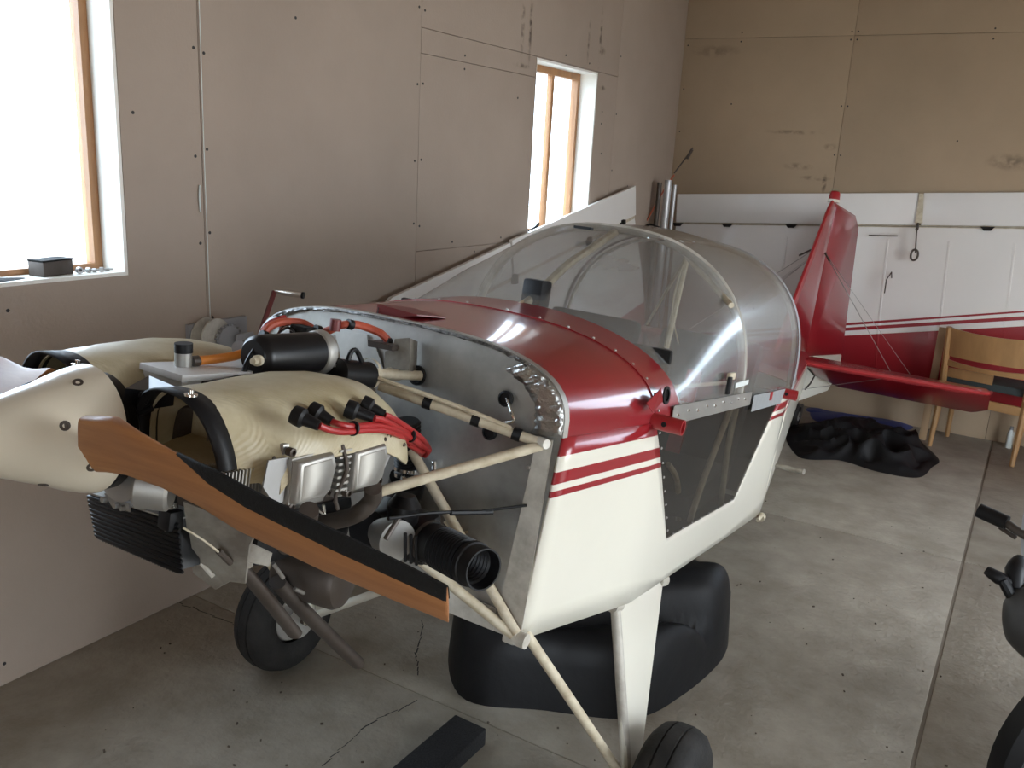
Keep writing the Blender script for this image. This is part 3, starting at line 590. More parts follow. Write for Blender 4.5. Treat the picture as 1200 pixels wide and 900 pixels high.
P('canopy_clip', MB().box((-0.080, 0.964, 0.893), (.06, .02, .008)), 'black'); P('canopy_clip', MB().box((0.120, 1.087, 0.894), (.06, .02, .008), None, .002), 'chrome'); P('canopy_clip', MB().box((0.120, 1.370, 0.909), (.05, .02, .008), None, .002), 'chrome')

P('gear_cross_strut', MB().tube([W2L(.70, 1.83, .20), (0.000, 0.160, -0.047)], .012, 12), 'white')
# ---- engine
EC = VC; EW = .40
eng = P('engine', MB().span((EC-.10, -.56, .30), (EC+.10, -.14, .475), .015).span((EC-.07, -.60, .33), (EC+.07, -.56, .46), .01).span((EC-.09, -.48, .22), (EC+.09, -.2, .30), .02), 'steel')
P('flywheel', MB().lathe([(.02, 0), (.085, 0), (.092, .006), (.092, .02), (.085, .026), (.02, .026)], (EC, -.708, EW+.015), (0, 1, 0), 36), 'blacks')
P('crankcase_nose', MB().slab([(0.048, -0.710, 0.500), (-0.026, -0.614, 0.500), (0.077, -0.645, 0.505), (0.034, -0.658, 0.490)], (0, 0, -.03)), 'blacks')
P('top_cover', MB().span((-.105, -.575, .493), (.005, -.34, .505), .002).span((-.10, -.57, .470), (.0, -.34, .493), .002), 'coversheen', label='flat top cover of engine, painted pale for its window reflection')
P('under_hose', MB().tube([(0.000, -0.676, 0.470), (0.030, -0.677, 0.485), (0.050, -0.668, 0.478)], .008, 8, 3).tube([(0.000, -0.670, 0.453), (0.030, -0.674, 0.455), (0.050, -0.662, 0.467)], .006, 8, 3), 'black')
for s in (1, -1):
    for (ua, ub) in ((-.575, -.48), (-.445, -.35)):
        x0 = EC+s*.10; x1 = EC+s*.285
        cyl = P('cylinder', MB().lathe([(.046, 0), (.046, .13)], (x0, (ua+ub)/2, .395), (s, 0, 0), 24), 'steel')
        fn = MB()
        for k in range(13): fn.box((x0+s*(.015+k*.0095), (ua+ub)/2, .395), (.003, .108, .115), None, .004)
        fn.build('cooling_fins', 'alu', cyl, kind='stuff')
        hd = P('cylinder_head', MB().box((EC+s*.255, (ua+ub)/2, .395), (.055, .11, .11), None, .008), 'alu')
        # rocker cover: raised cover on a flange with corner lugs
        xo = EC+s*.29; um = (ua+ub)/2
        w0, w1 = .357, .435
        out = [(ua, w1-.006), (ub-.01, w1), (ub+.0, w1-.02), (ub-.008, w0+.012), (ub-.022, w0), (ua+.004, w0-.002)]
        rk = MB()
        rk.loft([[(xo-.008*s, u, w) for u, w in out], [(xo+.006*s, u, w) for u, w in out]])
        def ins(k): return [(um-.002+(u-um)*k, (w0+w1)/2+(w-(w0+w1)/2)*k) for u, w in out]
        rk.loft([[(xo+x*s, u, w) for u, w in ins(k)] for x, k in ((.004, .92), (.015, .90), (.020, .84), (.021, .78))])
        rk.loft([[(xo+x*s, u, w) for u, w in ins(k)] for x, k in ((.020, .74), (.022, .70))])
        rkc = rk.build('rocker_cover', 'alu', hd, angle=50)
        for (u, w) in ((ua-.0, w1+.004), (ub+.004, w1+.006), (ub-.004, w0+.004), (ua+.012, w0-.006)):
            MB().lathe([(.007, -.004), (.007, .007), (.004, .008), (.004, .003)], (xo, u, w), (s, 0, 0), 14).build('bolt_lug', 'steel', hd)
        MB().lathe([(.008, 0), (.008, .014)], (xo-.02*s, ua-.012, .41), (s, 0, 0), 12).build('hole_plug', 'black', hd)
    fp = MB()
    for k in range(12): fp.box((EC+s*.240, -.672+k*.0066, .385), (.05, .0022, .055))
    P('front_fins', fp, 'alu', kind='stuff')
    P('baffle_plate', MB().slab([(EC+s*.285, -.615, .43), (EC+s*.285, -.575, .43), (EC+s*.285, -.575, .36), (EC+s*.285, -.59, .355), (EC+s*.285, -.62, .39)], (s*.003, 0, 0)), 'galv')
    P('baffle_plate', MB().slab([(EC+s*.285, -.345, .42), (EC+s*.285, -.305, .43), (EC+s*.285, -.34, .37)], (s*.003, 0, 0)), 'galv')
    fp = MB()
    for k in range(7): fp.box((EC+s*.275, -.4625, .365+k*.011), (.06, .028, .004))
    P('head_fins', fp, 'alu', kind='stuff')
    P('clamp_arm', MB().tube([(EC+s*.30, -.47, .44), (EC+s*.31, -.462, .40), (EC+s*.30, -.47, .355), (EC+s*.30, -.46, .33)], .0035, 8, 3), 'steel')
    # moulded cooling duct over the pair of cylinders
    S = [(-.665, .062, .255, .508, .388), (-.63, .055, .27, .512, .390), (-.605, .05, .282, .514, .366), (-.585, .045, .290, .515, .374), (-.56, .045, .295, .517, .408), (-.52, .04, .299, .520, .420), (-.45, .04, .305, .526, .425), (-.38, .04, .305, .524, .423), (-.32, .05, .302, .515, .400), (-.28, .06, .294, .492, .380), (-.255, .08, .278, .465, .380), (-.24, .10, .25, .44, .385)]
    rings = []
    for (u, a, b, t, bo) in S:
        c = (a+b)/2; h = (b-a)/2; r = []
        for k in range(25):
            th = PI*k/24; e = 2.5
            cc, ss = math.cos(th), math.sin(th)
            r.append((EC+s*(c-.01*abs(ss)+h*math.copysign(abs(cc)**(2/e), cc)), u+ (0.02*(1-abs(ss)) if u < -.6 else 0), bo+(t-bo)*abs(ss)**(2/e*(1.15 if cc > 0 else 1))))
        rings.append(r)
    if s < 0: rings = [list(reversed(r)) for r in rings]
    du = P('cooling_duct', shell(rings, .004), 'cream', label='cream moulded cooling air duct')
    last = rings[-1]; MB().slab(last, (0, .003, 0)).build('duct_end', 'cream', du)
    cx = EC+s*.15
    MB().slab([(EC+s*.07, -.66, .392), (EC+s*.25, -.66, .392), (EC+s*.275, -.5, .43), (EC+s*.06, -.5, .43)], (0, 0, .003)).build('duct_floor', 'cream', du)
    MB().slab([(p[0], -.575, p[2]-.002) for p in rings[2]], (0, .003, 0)).build('duct_partition', 'cream', du)
    st = MB(); srings = []
    for du_ in (-.022, .018):
        r = [Vector(p)+(Vector(p)-Vector((cx, p[1], .43))).normalized()*.003 for p in rings[0]]; srings.append([Vector((p.x, p.y-.004+du_, p.z)) for p in r])
    if s < 0: pass
    st.loft(srings, closed=False); so = st.build('rubber_band', 'black', du); mo = so.modifiers.new('t', 'SOLIDIFY'); mo.thickness = .005
    MB().lathe([(.010, 0), (.010, .003), (.004, .004), (.004, .009), (.002, .009)], tuple(Vector(srings[0][10 if s > 0 else 8])+Vector((0, .012, .002))), (0, 0, 1), 14).build('band_screw', 'chrome', du)
    for (u, x, w) in ((-.60, .283, .430), (-.36, .300, .437), (-.30, .298, .42)):
        MB().lathe([(.004, 0), (.003, .002)], (EC+s*x, u, w), (s, 0, 0), 10).build('duct_screw', 'steel', du)
# spark plug boots and leads
for (p, q) in (((0.265, -0.567, 0.493), (0.295, -0.557, 0.486)), ((0.250, -0.516, 0.492), (0.275, -0.507, 0.483)), ((0.265, -0.447, 0.494), (0.295, -0.430, 0.487)), ((0.250, -0.393, 0.494), (0.275, -0.378, 0.483))):
    P('plug_boot', MB().lathe([(.0145, -.012), (.0155, -.004), (.0155, .004), (.011, .008)], p, tuple(Vector(q)-Vector(p)), 18).tube([p, q], [.0115, .008], 12), 'black')
def lead(*pts): P('ignition_lead', MB().tube(pts, .0055, 10, 5), 'redlead')
lead((0.295, -0.557, 0.486), (0.300, -0.535, 0.478), (0.300, -0.501, 0.472), (0.295, -0.443, 0.468), (0.285, -0.381, 0.458), (0.260, -0.302, 0.434), (0.180, -0.147, 0.379), (0.140, -0.062, 0.341), (0.120, -0.074, 0.341))
lead((0.275, -0.507, 0.483), (0.290, -0.501, 0.481), (0.295, -0.476, 0.477), (0.290, -0.417, 0.473), (0.280, -0.351, 0.457), (0.240, -0.248, 0.421), (0.160, -0.091, 0.364), (0.130, -0.029, 0.336), (0.120, -0.042, 0.330))
lead((0.295, -0.430, 0.487), (0.295, -0.407, 0.482), (0.280, -0.353, 0.463), (0.230, -0.236, 0.423), (0.180, -0.127, 0.380), (0.160, -0.065, 0.354), (0.140, -0.046, 0.335))
lead((0.275, -0.378, 0.483), (0.275, -0.359, 0.477), (0.260, -0.307, 0.458), (0.220, -0.206, 0.421), (0.170, -0.096, 0.378), (0.150, -0.047, 0.349), (0.130, -0.047, 0.348))
lead((0.200, -0.195, 0.393), (0.180, -0.142, 0.372), (0.160, -0.089, 0.353), (0.150, -0.064, 0.355))
for pp in ((0.295, -0.478, 0.474), (0.235, -0.239, 0.422)):
    P('cable_tie', MB().lathe([(.012, -.002), (.0125, 0), (.012, .002)], pp, (0, 1, -.15), 16), 'black')
# ---- things on top of the engine
P('oil_filler', MB().tube([(-0.060, -0.519, 0.489), (-0.060, -0.524, 0.531)], .0145, 18), 'alu'); P('oil_filler_cap', MB().tube([(-0.060, -0.523, 0.530), (-0.060, -0.525, 0.546)], .0155, 18), 'black')
P('hose_clamp', MB().tube([(-0.060, -0.505, 0.513), (-0.060, -0.491, 0.514)], .010, 12), 'steel')
P('breather_hose', MB().tube([(-0.060, -0.491, 0.514), (-0.060, -0.457, 0.516), (-0.050, -0.418, 0.523), (-0.040, -0.394, 0.534)], .0085, 12, 4), 'orange')
S0 = Vector((0.000, -0.415, 0.531)); S1 = Vector((0.000, -0.269, 0.536))
stt = P('starter_motor', MB().lathe([(.03, -.008), (.038, 0), (.040, .01), (.040, (S1-S0).length)], S0, S1-S0, 30), 'blacks')
MB().lathe([(.038, 0), (.042, .004), (.044, .02), (.036, .035), (.02, .05)], S1, S1-S0, 24).build('drive_housing', 'alu', stt)
MB().lathe([(.010, 0), (.010, .01), (.006, .011), (.006, .022), (.003, .023)], tuple(S0+Vector((.022, -.012, -.002))), (.3, -1, 0), 14).build('terminal', 'creamtube', stt)
P('alternator', MB().lathe([(.02, 0), (.030, .005), (.030, .10), (.02, .105)], (0.040, -0.246, 0.502), tuple(Vector((0.040, -0.076, 0.484))-Vector((0.040, -0.246, 0.502))), 24), 'blacks')
P('clamp_band', MB().lathe([(.032, -.004), (.032, .004)], (0.040, -0.143, 0.496), tuple(Vector((0.040, -0.076, 0.484))-Vector((0.040, -0.246, 0.502))), 24, False), 'creamtube')
P('cable_lug', MB().tube([(0.050, -0.223, 0.529), (0.050, -0.216, 0.546), (0.050, -0.201, 0.547), (0.050, -0.181, 0.524)], .005, 8, 3), 'black')
P('battery_cable', MB().tube([(0.000, -0.417, 0.547), (0.000, -0.433, 0.522), (0.000, -0.444, 0.498), (0.020, -0.501, 0.495), (0.020, -0.544, 0.492)], .005, 8, 5), 'black')
P('battery_cable', MB().tube([(0.000, -0.414, 0.553), (-0.020, -0.369, 0.558), (-0.050, -0.307, 0.557), (-0.050, -0.273, 0.562)], .005, 8, 5), 'black')
P('coil', MB().lathe([(.018, 0), (.018, .05)], (-0.100, -0.352, 0.515), (.3, 1, 0), 20), 'black'); P('coil_cap', MB().lathe([(.012, -.004), (.015, .002)], (-0.100, -0.362, 0.527), (.6, -1, .1), 18), 'greyplastic')
P('support_shield', MB().slab([(-0.050, -0.189, 0.489), (-0.020, -0.219, 0.566), (-0.020, -0.192, 0.567), (0.040, -0.237, 0.531), (0.040, -0.248, 0.514)], (0, .003, 0)), 'galv')
P('coolant_hose', MB().tube([(-0.160, -0.247, 0.542), (-0.160, -0.237, 0.556), (-0.160, -0.213, 0.566), (-0.160, -0.181, 0.569), (-0.150, -0.148, 0.568), (-0.120, -0.145, 0.560), (-0.100, -0.140, 0.558), (-0.080, -0.137, 0.567), (-0.070, -0.128, 0.576), (-0.050, -0.125, 0.583), (-0.040, -0.099, 0.584), (-0.020, -0.076, 0.578), (0.000, -0.068, 0.572), (0.010, -0.057, 0.559), (0.010, -0.061, 0.546)], .0085, 10, 4), 'salmon')
P('coolant_hose', MB().tube([(-0.200, -0.211, 0.540), (-0.200, -0.194, 0.557), (-0.200, -0.166, 0.566), (-0.200, -0.152, 0.570)], .008, 10, 4), 'redlead')
for pp in ((-0.100, -0.156, 0.562), (-0.045, -0.120, 0.584), (0.010, -0.057, 0.556), (-0.150, -0.256, 0.541)): P('hose_clamp', MB().lathe([(.011, -.006), (.011, .006)], pp, (.2, 1, -.2), 14), 'black')
P('hose_tee', MB().lathe([(.012, -.012), (.012, .012)], (-0.060, -0.148, 0.580), (0, 0, 1), 12), 'crankred')
P('fuse_block', MB().box((-0.120, -0.177, 0.553), (.05, .03, .03), None, .004), 'blackm')
for k in range(5): P('fuse_lead', MB().tube([(-0.120, -0.202, 0.555), ((-0.140, -0.200, 0.560)[0]-.01*k, (-0.140, -0.200, 0.560)[1]+.005*k, (-0.140, -0.200, 0.560)[2]), (-0.140, -0.223, 0.551), (-0.120, -0.255, 0.542)], .0025, 6, 4), ('black', 'greyplastic', 'black', 'wire', 'black')[k])
P('top_plate', MB().slab([(-0.100, -0.234, 0.553), (-0.100, -0.165, 0.553), (-0.050, -0.194, 0.551), (-0.040, -0.282, 0.554)], (0, 0, -.01)), 'galv')
# ---- underside: carburettor, intake trunk, exhaust, sump plate, cooler
A0 = Vector((0.260, -0.157, 0.203)); A1 = Vector((0.420, -0.215, 0.213)); ax = (A1-A0); L = ax.length
prof = [(.040, 0)]
prof = [(.036, -.02), (.036, .0), (.040, .004), (.040, L*.2)]
for k in range(11): prof += [(.0425, L*(.22+k*.045)), (.0425, L*(.22+k*.045)+L*.012), (.0365, L*(.22+k*.045)+L*.020), (.0365, L*(.22+k*.045)+L*.034)]
prof += [(.040, L*.74), (.043, L*.76), (.043, L*.82), (.040, L*.83), (.040, L), (.037, L)]
for k in range(8): prof += [(.035, L*(.85-k*.06)), (.031, L*(.83-k*.06))]
prof += [(.03, L*.3)]
tk = P('intake_trunk', MB().lathe(prof, A0, ax, 32), 'black', label='black ribbed intake hose with open end')
MB().lathe([(.044, -.004), (.044, .006)], A0, ax, 28, False).build('hose_clamp', 'steel', tk)
P('air_box', MB().box(tuple(A0-ax.normalized()*.05), (.075, .07, .085), Matrix.Rotation(.3, 4, 'X'), .008), 'blacks')
for k in (0, .5, 1): P('air_box_rib', MB().tube([mid((0.270, -0.262, 0.247), (0.270, -0.225, 0.234), k), mid((0.270, -0.249, 0.189), (0.270, -0.211, 0.173), k)], .0035, 6), 'black')
P('carburettor', MB().lathe([(.016, -.07), (.026, -.055), (.036, -.03), (.040, 0), (.040, .012)], (0.220, -0.225, 0.212), tuple(ax), 26), 'alu')
P('carburettor_bowl', MB().lathe([(.03, 0), (.033, .05), (.02, .07)], (0.200, -0.179, 0.217), (0, 0, 1), 22), 'blacks')
P('throttle_lever', MB().tube([(0.260, -0.306, 0.242), (0.260, -0.294, 0.256), (0.260, -0.273, 0.278)], .005, 8), 'steel')
P('throttle_cable', MB().tube([(0.260, -0.306, 0.281), (0.270, -0.201, 0.274), (0.290, -0.144, 0.272)], .0035, 8).tube([(0.290, -0.149, 0.271), (0.330, -0.058, 0.267)], .0055, 8).tube([(0.320, -0.081, 0.271), (0.376, -0.004, 0.285)], .003, 8), 'black')
prof = []
for k in range(12): prof += [(.030, k*.009), (.026, k*.009+.0045)]
P('scat_hose', MB().lathe(prof, (0.100, -0.046, 0.304), tuple(Vector((0.100, -0.084, 0.448))-Vector((0.100, -0.046, 0.304))), 26), 'black')
for y_ in (549, 556): P('hose_clamp', MB().lathe([(.031, -.0035), (.031, .0035)], ((0.100, -0.045, 0.296) if y_ == 549 else (0.100, -0.041, 0.281)), (0, 0, 1), 24), 'chrome')
P('induction_elbow', MB().tube([(0.100, -0.040, 0.275), (0.080, -0.024, 0.208), (0.100, -0.102, 0.181), (0.120, -0.184, 0.194)], .04, 18, 4), 'blacks')
P('gascolator', MB().tube([(0.140, -0.002, 0.295), (0.140, -0.008, 0.319)], .006, 10).tube([(0.140, 0.003, 0.287), (0.140, 0.021, 0.237)], .004, 8), 'chrome')
P('sump', MB().box((EC, -.30, .20), (.20, .26, .10), None, .02), 'blacks')
P('exhaust_pipe', MB().tube([(0.280, -0.388, 0.357), (0.270, -0.374, 0.331), (0.250, -0.377, 0.304), (0.200, -0.359, 0.273), (0.140, -0.356, 0.245), (0.080, -0.350, 0.216)], .0155, 16, 5), 'steel')
P('exhaust_pipe', MB().tube([(0.280, -0.540, 0.346), (0.260, -0.519, 0.319), (0.200, -0.470, 0.277), (0.120, -0.410, 0.208)], .0155, 16, 5), 'steel')
P('spring_hook', MB().tube([(0.220, -0.453, 0.315), (0.220, -0.434, 0.303), (0.220, -0.439, 0.319)], .003, 8, 3), 'chrome')
mf = P('muffler', MB().lathe([(.03, -.075), (.052, -.07), (.058, -.06), (.058, .06), (.052, .07), (.03, .075)], (0.050, -0.245, 0.092), (1, .2, 0), 30), 'steel')
for (a, b) in (((0.100, -0.416, 0.171), (0.100, -0.385, 0.135)), ((0.100, -0.352, 0.105), (0.100, -0.325, 0.089))): MB().tube([a, mid(a, b), b], .004, 8, 2).build('muffler_spring', 'wire', mf)
P('tail_pipe', MB().tube([(0.050, -0.444, 0.155), (0.050, -0.371, 0.076), (0.050, -0.281, -0.025)], [.017, .018, .018], 16, 3, flat=.7), 'steel')
P('tail_pipe', MB().tube([(0.040, -0.336, 0.094), (0.040, -0.239, -0.001), (0.040, -0.054, -0.171)], [.020, .021, .021], 16, 3, flat=.7), 'steel')
jj = P('exhaust_joint', MB().lathe([(.016, -.012), (.016, .012), (.009, .013), (.009, -.013)], (0.070, -0.468, 0.173), (.8, -1, 0), 18), 'alu')
for pp in ((0.080, -0.490, 0.170), (0.060, -0.438, 0.164)): MB().lathe([(.008, -.008), (.008, .008)], pp, (1, -.5, 0), 12).build('bolt', 'chrome', jj)
P('sump_baffle', MB().slab([(0.060, -0.594, 0.307), (0.140, -0.506, 0.263), (0.140, -0.518, 0.239), (0.100, -0.479, 0.149), (0.080, -0.497, 0.150), (0.050, -0.498, 0.126), (0.020, -0.524, 0.153), (0.020, -0.543, 0.222)], (0, .004, 0)), 'bracket', label='grubby pale baffle plate under engine')
P('baffle_lip', MB().tube([(0.020, -0.540, 0.206), (0.030, -0.525, 0.181), (0.060, -0.514, 0.157)], .004, 8), 'whitedirt'); P('baffle_cable', MB().tube([(0.080, -0.606, 0.271), (0.100, -0.577, 0.248), (0.100, -0.534, 0.212)], .0018, 8, 3), 'creamtube')
P('cable_end', MB().tube([(0.100, -0.546, 0.224), (0.100, -0.517, 0.196)], .0055, 8), 'steel')
P('lower_shield', MB().slab([(0.120, -0.507, 0.239), (0.140, -0.465, 0.214), (0.140, -0.469, 0.191), (0.120, -0.502, 0.201)], (0, .003, 0)), 'bracket')
# oil cooler: stacked finned plates
c00, c10, c11, c01 = [Vector(p) for p in ((-0.171, -0.600, 0.255), (0.032, -0.580, 0.261), (0.055, -0.580, 0.178), (-0.138, -0.600, 0.186))]
oc = P('oil_cooler', MB().slab([c00.lerp(c10, .06), c00.lerp(c10, .94), c01.lerp(c11, .94), c01.lerp(c11, .06)], (0, .05, 0)), 'blacks', label='black finned oil cooler')
for k in range(10):
    t = (k+.5)/10; a = c00.lerp(c01, t); b = c10.lerp(c11, t)
    MB().tube([a.lerp(b, -.03)+Vector((0, -.001, 0)), a.lerp(b, .02)+Vector((0, -.001, 0)), a.lerp(b, .98)+Vector((0, -.001, 0)), a.lerp(b, 1.03)+Vector((0, -.001, 0))], [.003, .0055, .0055, .003], 10).build('cooler_tube', 'blacks', oc)
    fm = MB()
    for q in range(26):
        p = a.lerp(b, .06+.88*q/26); fm.box((p.x, p.y+.004, p.z-.004), (.0014, .008, .008))
    fm.build('cooler_fins', 'black', oc, kind='stuff')
MB().slab([c00+Vector((0, -.005, .003)), c10+Vector((0, -.005, .003)), c10+Vector((0, .055, .003)), c00+Vector((0, .055, .003))], (0, 0, .003)).build('cooler_bracket', 'alu', oc)
MB().slab([(-0.120, -0.610, 0.274), (-0.068, -0.600, 0.268), (-0.062, -0.600, 0.255), (-0.099, -0.610, 0.258)], (0, .003, 0)).build('cooler_bracket', 'alu', oc)
for pp in ((-0.114, -0.610, 0.265), (-0.076, -0.600, 0.259), (-0.081, -0.610, 0.264)): MB().lathe([(.006, 0), (.005, -.008)], pp, (0, 1, 0), 8).build('bolt', 'alu', oc)
MB().tube([(-0.018, -0.570, 0.314), (0.003, -0.580, 0.300), (0.009, -0.580, 0.287)], .014, 14, 2).build('cooler_hose', 'black', oc)
MB().tube([(0.007, -0.580, 0.286), (0.011, -0.580, 0.277)], .0155, 14).build('hose_clamp', 'chrome', oc)
MB().box((0.017, -0.580, 0.262), (.032, .03, .035), None, .006).tube([(0.010, -0.580, 0.278), (0.022, -0.580, 0.243)], .011, 12).build('hose_fitting', 'black', oc)
P('prop_flange', MB().lathe([(.03, 0), (.055, 0), (.055, .03), (.035, .035), (.035, .06)], (EC+.03, -.675, .36), (0, 1, 0), 24), 'alu')
P('vacuum_housing', MB().lathe([(.03, 0), (.036, .006), (.036, .05), (.03, .055)], (0.040, -0.670, 0.342), (.8, .6, 0), 22), 'alu')
# ---- propeller
pr = P('propeller', MB().lathe([(.02, 0), (.055, 0), (.055, .06), (.02, .06)], (-.03, -.79, .42), (0, 1, 0), 28), 'wood')
SP = Vector((-.03, -.715, .42))
sprof = [(.002, -.226), (.012, -.220), (.026, -.203), (.042, -.172), (.057, -.134), (.068, -.102), (.079, -.068), (.089, -.043), (.0965, -.018), (.1, 0), (.096, 0), (.02, 0)]
spn = MB().lathe(sprof, SP, (0, 1, 0), 56).build('spinner', 'spinner', pr, label='cream spinner cone')
for k in range(8):
    th = 2*PI*(k+.5)/8
    for (rr, hh) in (((.0885, -.042),) if k % 2 else ((.0745, -.080),)):
        pp = SP+Vector((math.cos(th)*rr, hh, math.sin(th)*rr)); MB().lathe([(.0075, -.001), (.0075, .0015), (.004, .0015), (.003, .0005)], pp, (math.cos(th), -.36, math.sin(th)), 14).build('spinner_screw', 'steel', pr)
HB = Vector((-.03, 0, .438))
ST = [((0.085, -0.800, 0.473), (0.016, -0.745, 0.370), .016), ((0.155, -0.800, 0.487), (0.069, -0.740, 0.382), .022), ((0.194, -0.795, 0.476), (0.108, -0.735, 0.387), .024), ((0.265, -0.785, 0.464), (0.172, -0.730, 0.384), .021), ((0.337, -0.780, 0.457), (0.261, -0.735, 0.381), .017), ((0.401, -0.775, 0.447), (0.335, -0.735, 0.370), .015), ((0.539, -0.770, 0.434), (0.492, -0.740, 0.366), .012), ((0.637, -0.765, 0.424), (0.604, -0.740, 0.366), .009), ((0.685, -0.762, 0.418), (0.681, -0.742, 0.368), .007), ((0.688, -0.762, 0.417), (0.684, -0.742, 0.368), .003)]
def blade(s):
    rings = []; srs = []
    for i, (le, te, th) in enumerate(ST):
        le = Vector(le); te = Vector(te)
        if s < 0: le = Vector((2*HB.x-le.x, le.y, 2*HB.z-le.z)); te = Vector((2*HB.x-te.x, te.y, 2*HB.z-te.z))
        c = (le+te)/2; cv = (le-te); d = Vector((s*.95, 0, -s*.25)); nv = cv.cross(d).normalized()
        if nv.y > 0: nv = -nv
        def pt(a, k=0.0):
            x = math.cos(a)*.5; y = math.sin(a)*.5*(1-.4*(2*x)**2 if x > 0 else 1-.55*(2*x)**2)
            return c+cv*(x*(1+k*.012))+nv*(y*th+k*.0010*math.copysign(1, math.sin(a) or 1))
        if i < 3:
            bx_ = lambda a: c+cv*(.5*math.copysign(abs(math.cos(a))**(.35+.2*i), math.cos(a)))+nv*(.5*th*math.copysign(abs(math.sin(a))**(.35+.2*i), math.sin(a)))
            rings.append([bx_(2*PI*(k+.25)/24) for k in range(24)])
        else: rings.append([pt(2*PI*(k+.25)/24) for k in range(24)])
        w = [0, 0, 0, .15, 1.02, 1.15, 1.22, 1.25, 1.28, 1.28][i]
        if w: srs.append([pt(w*(k/8-1), 1) for k in range(17)])
    MB().loft(rings).build('blade', 'wood', pr, angle=60)
    o = MB().loft(srs, closed=False).build('leading_edge_strip', 'blackm', pr); mo = o.modifiers.new('t', 'SOLIDIFY'); mo.thickness = .0012; mo.offset = 0
blade(1); blade(-1)
# ================================================================ wings standing against the walls
def wing(name, label, org, sp, dn, L, c0, c1, stripe, mirror=False):
    """org: hinge end near the corner; sp: along the hinge; dn: down the chord; built in its own axes x span, y outwards, z up"""
    sp = Vector(sp).normalized(); dn = Vector(dn); dn = (dn-sp*dn.dot(sp)).normalized(); n = sp.cross(dn)   # n points to the room
    if mirror: n = -n
    root = thing(name, label, 'wing'); root.matrix_world = Matrix(((sp.x, n.x, -dn.x, org[0]), (sp.y, n.y, -dn.y, org[1]), (sp.z, n.z, -dn.z, org[2]), (0, 0, 0, 1)))
    af = [(0, .004), (.08, .014), (.2, .032), (.4, .058), (.6, .074), (.75, .078), (.86, .070), (.94, .050), (.985, .025), (1.0, 0), (.985, -.018), (.94, -.03), (.8, -.035), (.5, -.025), (.2, -.012), (0, -.004)]
    nst = 28; rings = []
    for i in range(nst+1):
        x = L*i/nst; c = c0+(c1-c0)*i/nst; rib = .0025 if i % 4 == 0 else 0
        rings.append([(x, y*1.0+(rib if y > .01 else 0), -z*c) for z, y in af])
    return root, rings, n
def wing_mat(name, lines):
    m = mat(name, (.74, .71, .67), .32, coat=.3, var=.05, scale=2); nt = m.node_tree; b = nt.nodes['Principled BSDF']; src = b.inputs['Base Color'].links[0].from_socket
    tc = nn(nt, 'ShaderNodeTexCoord'); sp = nn(nt, 'ShaderNodeSeparateXYZ'); nt.links.new(tc.outputs['Object'], sp.inputs[0])
    acc = None
    def line(z0, k):   # 1 where z < z0 + k x
        a = nn(nt, 'ShaderNodeMath', operation='MULTIPLY_ADD'); a.inputs[1].default_value = k; a.inputs[2].default_value = z0; nt.links.new(sp.outputs[0], a.inputs[0])
        g_ = nn(nt, 'ShaderNodeMath', operation='LESS_THAN'); nt.links.new(sp.outputs[2], g_.inputs[0]); nt.links.new(a.outputs[0], g_.inputs[1]); return g_.outputs[0]
    for i, (z0, k) in enumerate(lines):
        v = line(z0, k)
        if acc is None: acc = v
        else:
            o = nn(nt, 'ShaderNodeMath', operation='SUBTRACT' if i % 2 else 'ADD'); nt.links.new(acc, o.inputs[0]); nt.links.new(v, o.inputs[1]); acc = o.outputs[0]
    mix = nn(nt, 'ShaderNodeMix', data_type='RGBA'); mix.inputs[7].default_value = (.27, .012, .018, 1)
    nt.links.new(acc, mix.inputs[0]); nt.links.new(src, mix.inputs[6]); nt.links.new(mix.outputs[2], b.inputs['Base Color']); return m
# local z along chord (0 at hinge, negative down). stripe lines fitted from the two ends
def fit(x0, z0, x1, z1): k = (z1-z0)/(x1-x0); return (z0-k*x0, k)
hz = lambda x: 1.235+.0713*(x-.09)
L1 = [fit(1.31, zz0-hz(1.4), 2.37, zz1-hz(2.46)) for zz0, zz1 in ((.672, .900), (.655, .889), (.640, .866), (.618, .842), (.585, .803))]
L1 = [L1[0], L1[1], L1[2], L1[3], L1[4]]
M['wingstripe'] = wing_mat('wing_livery', [L1[0], L1[1], L1[2], L1[3], L1[4]][0:5])
class FB(MB):   # wings are drawn with +y out of the wall; their root's y axis points into it
    def build(s, *a, **k):
        s.v = [(x, -y, z) for x, y, z in s.v]; return super().build(*a, **k)
wr, rings, n = wing('wing', 'white aircraft wing with red diagonal stripes standing against the back wall', (.09, 6.36, 1.232), (1, 0, .0713), (0, -.05, -1), 4.0, 1.0, 1.30, None)
FB().loft(rings).build('wing_skin', 'wingstripe', wr, angle=25)
FB().span((0, -.008, .008), (1.66, .012, .215), .004).build('flaperon', 'wingwhite', wr); FB().span((1.69, -.008, .008), (4.0, .012, .215), .004).build('flaperon', 'wingwhite', wr)
FB().span((0, .004, -.008), (4.0, .010, .006)).build('hinge_strip', 'creamtube', wr)
for xx in (.83, 1.50, 1.87, 2.24, 2.7, 3.2):
    a_ = rings[int(xx/4*28)][1:9]; rt = FB()
    rt.loft([[(xx+dx, p[1]+dy, p[2]) for p in a_] for dx, dy in ((-.008, .001), (-.005, .0034), (.005, .0034), (.008, .001))], closed=False); rt.build('rib_tape', 'wingstripe', wr)
FB().tube([(0, .014, -.001), (4.0, .014, -.001)], .0025, 6).build('hinge_rod', 'joint', wr)
for x in (.40, .02, .86, 2.08, 3.3): FB().slab([(x-.04, .015, .003), (x+.04, .015, .003), (x+.02, .02, -.022), (x-.02, .02, -.022)], (0, .02, 0)).build('hinge_bracket', 'blackm', wr)
FB().slab([(1.665, .012, .21), (1.69, .012, .21), (1.70, .014, .02), (1.655, .014, .02)], (0, .012, 0)).build('control_horn', 'creamtube', wr)
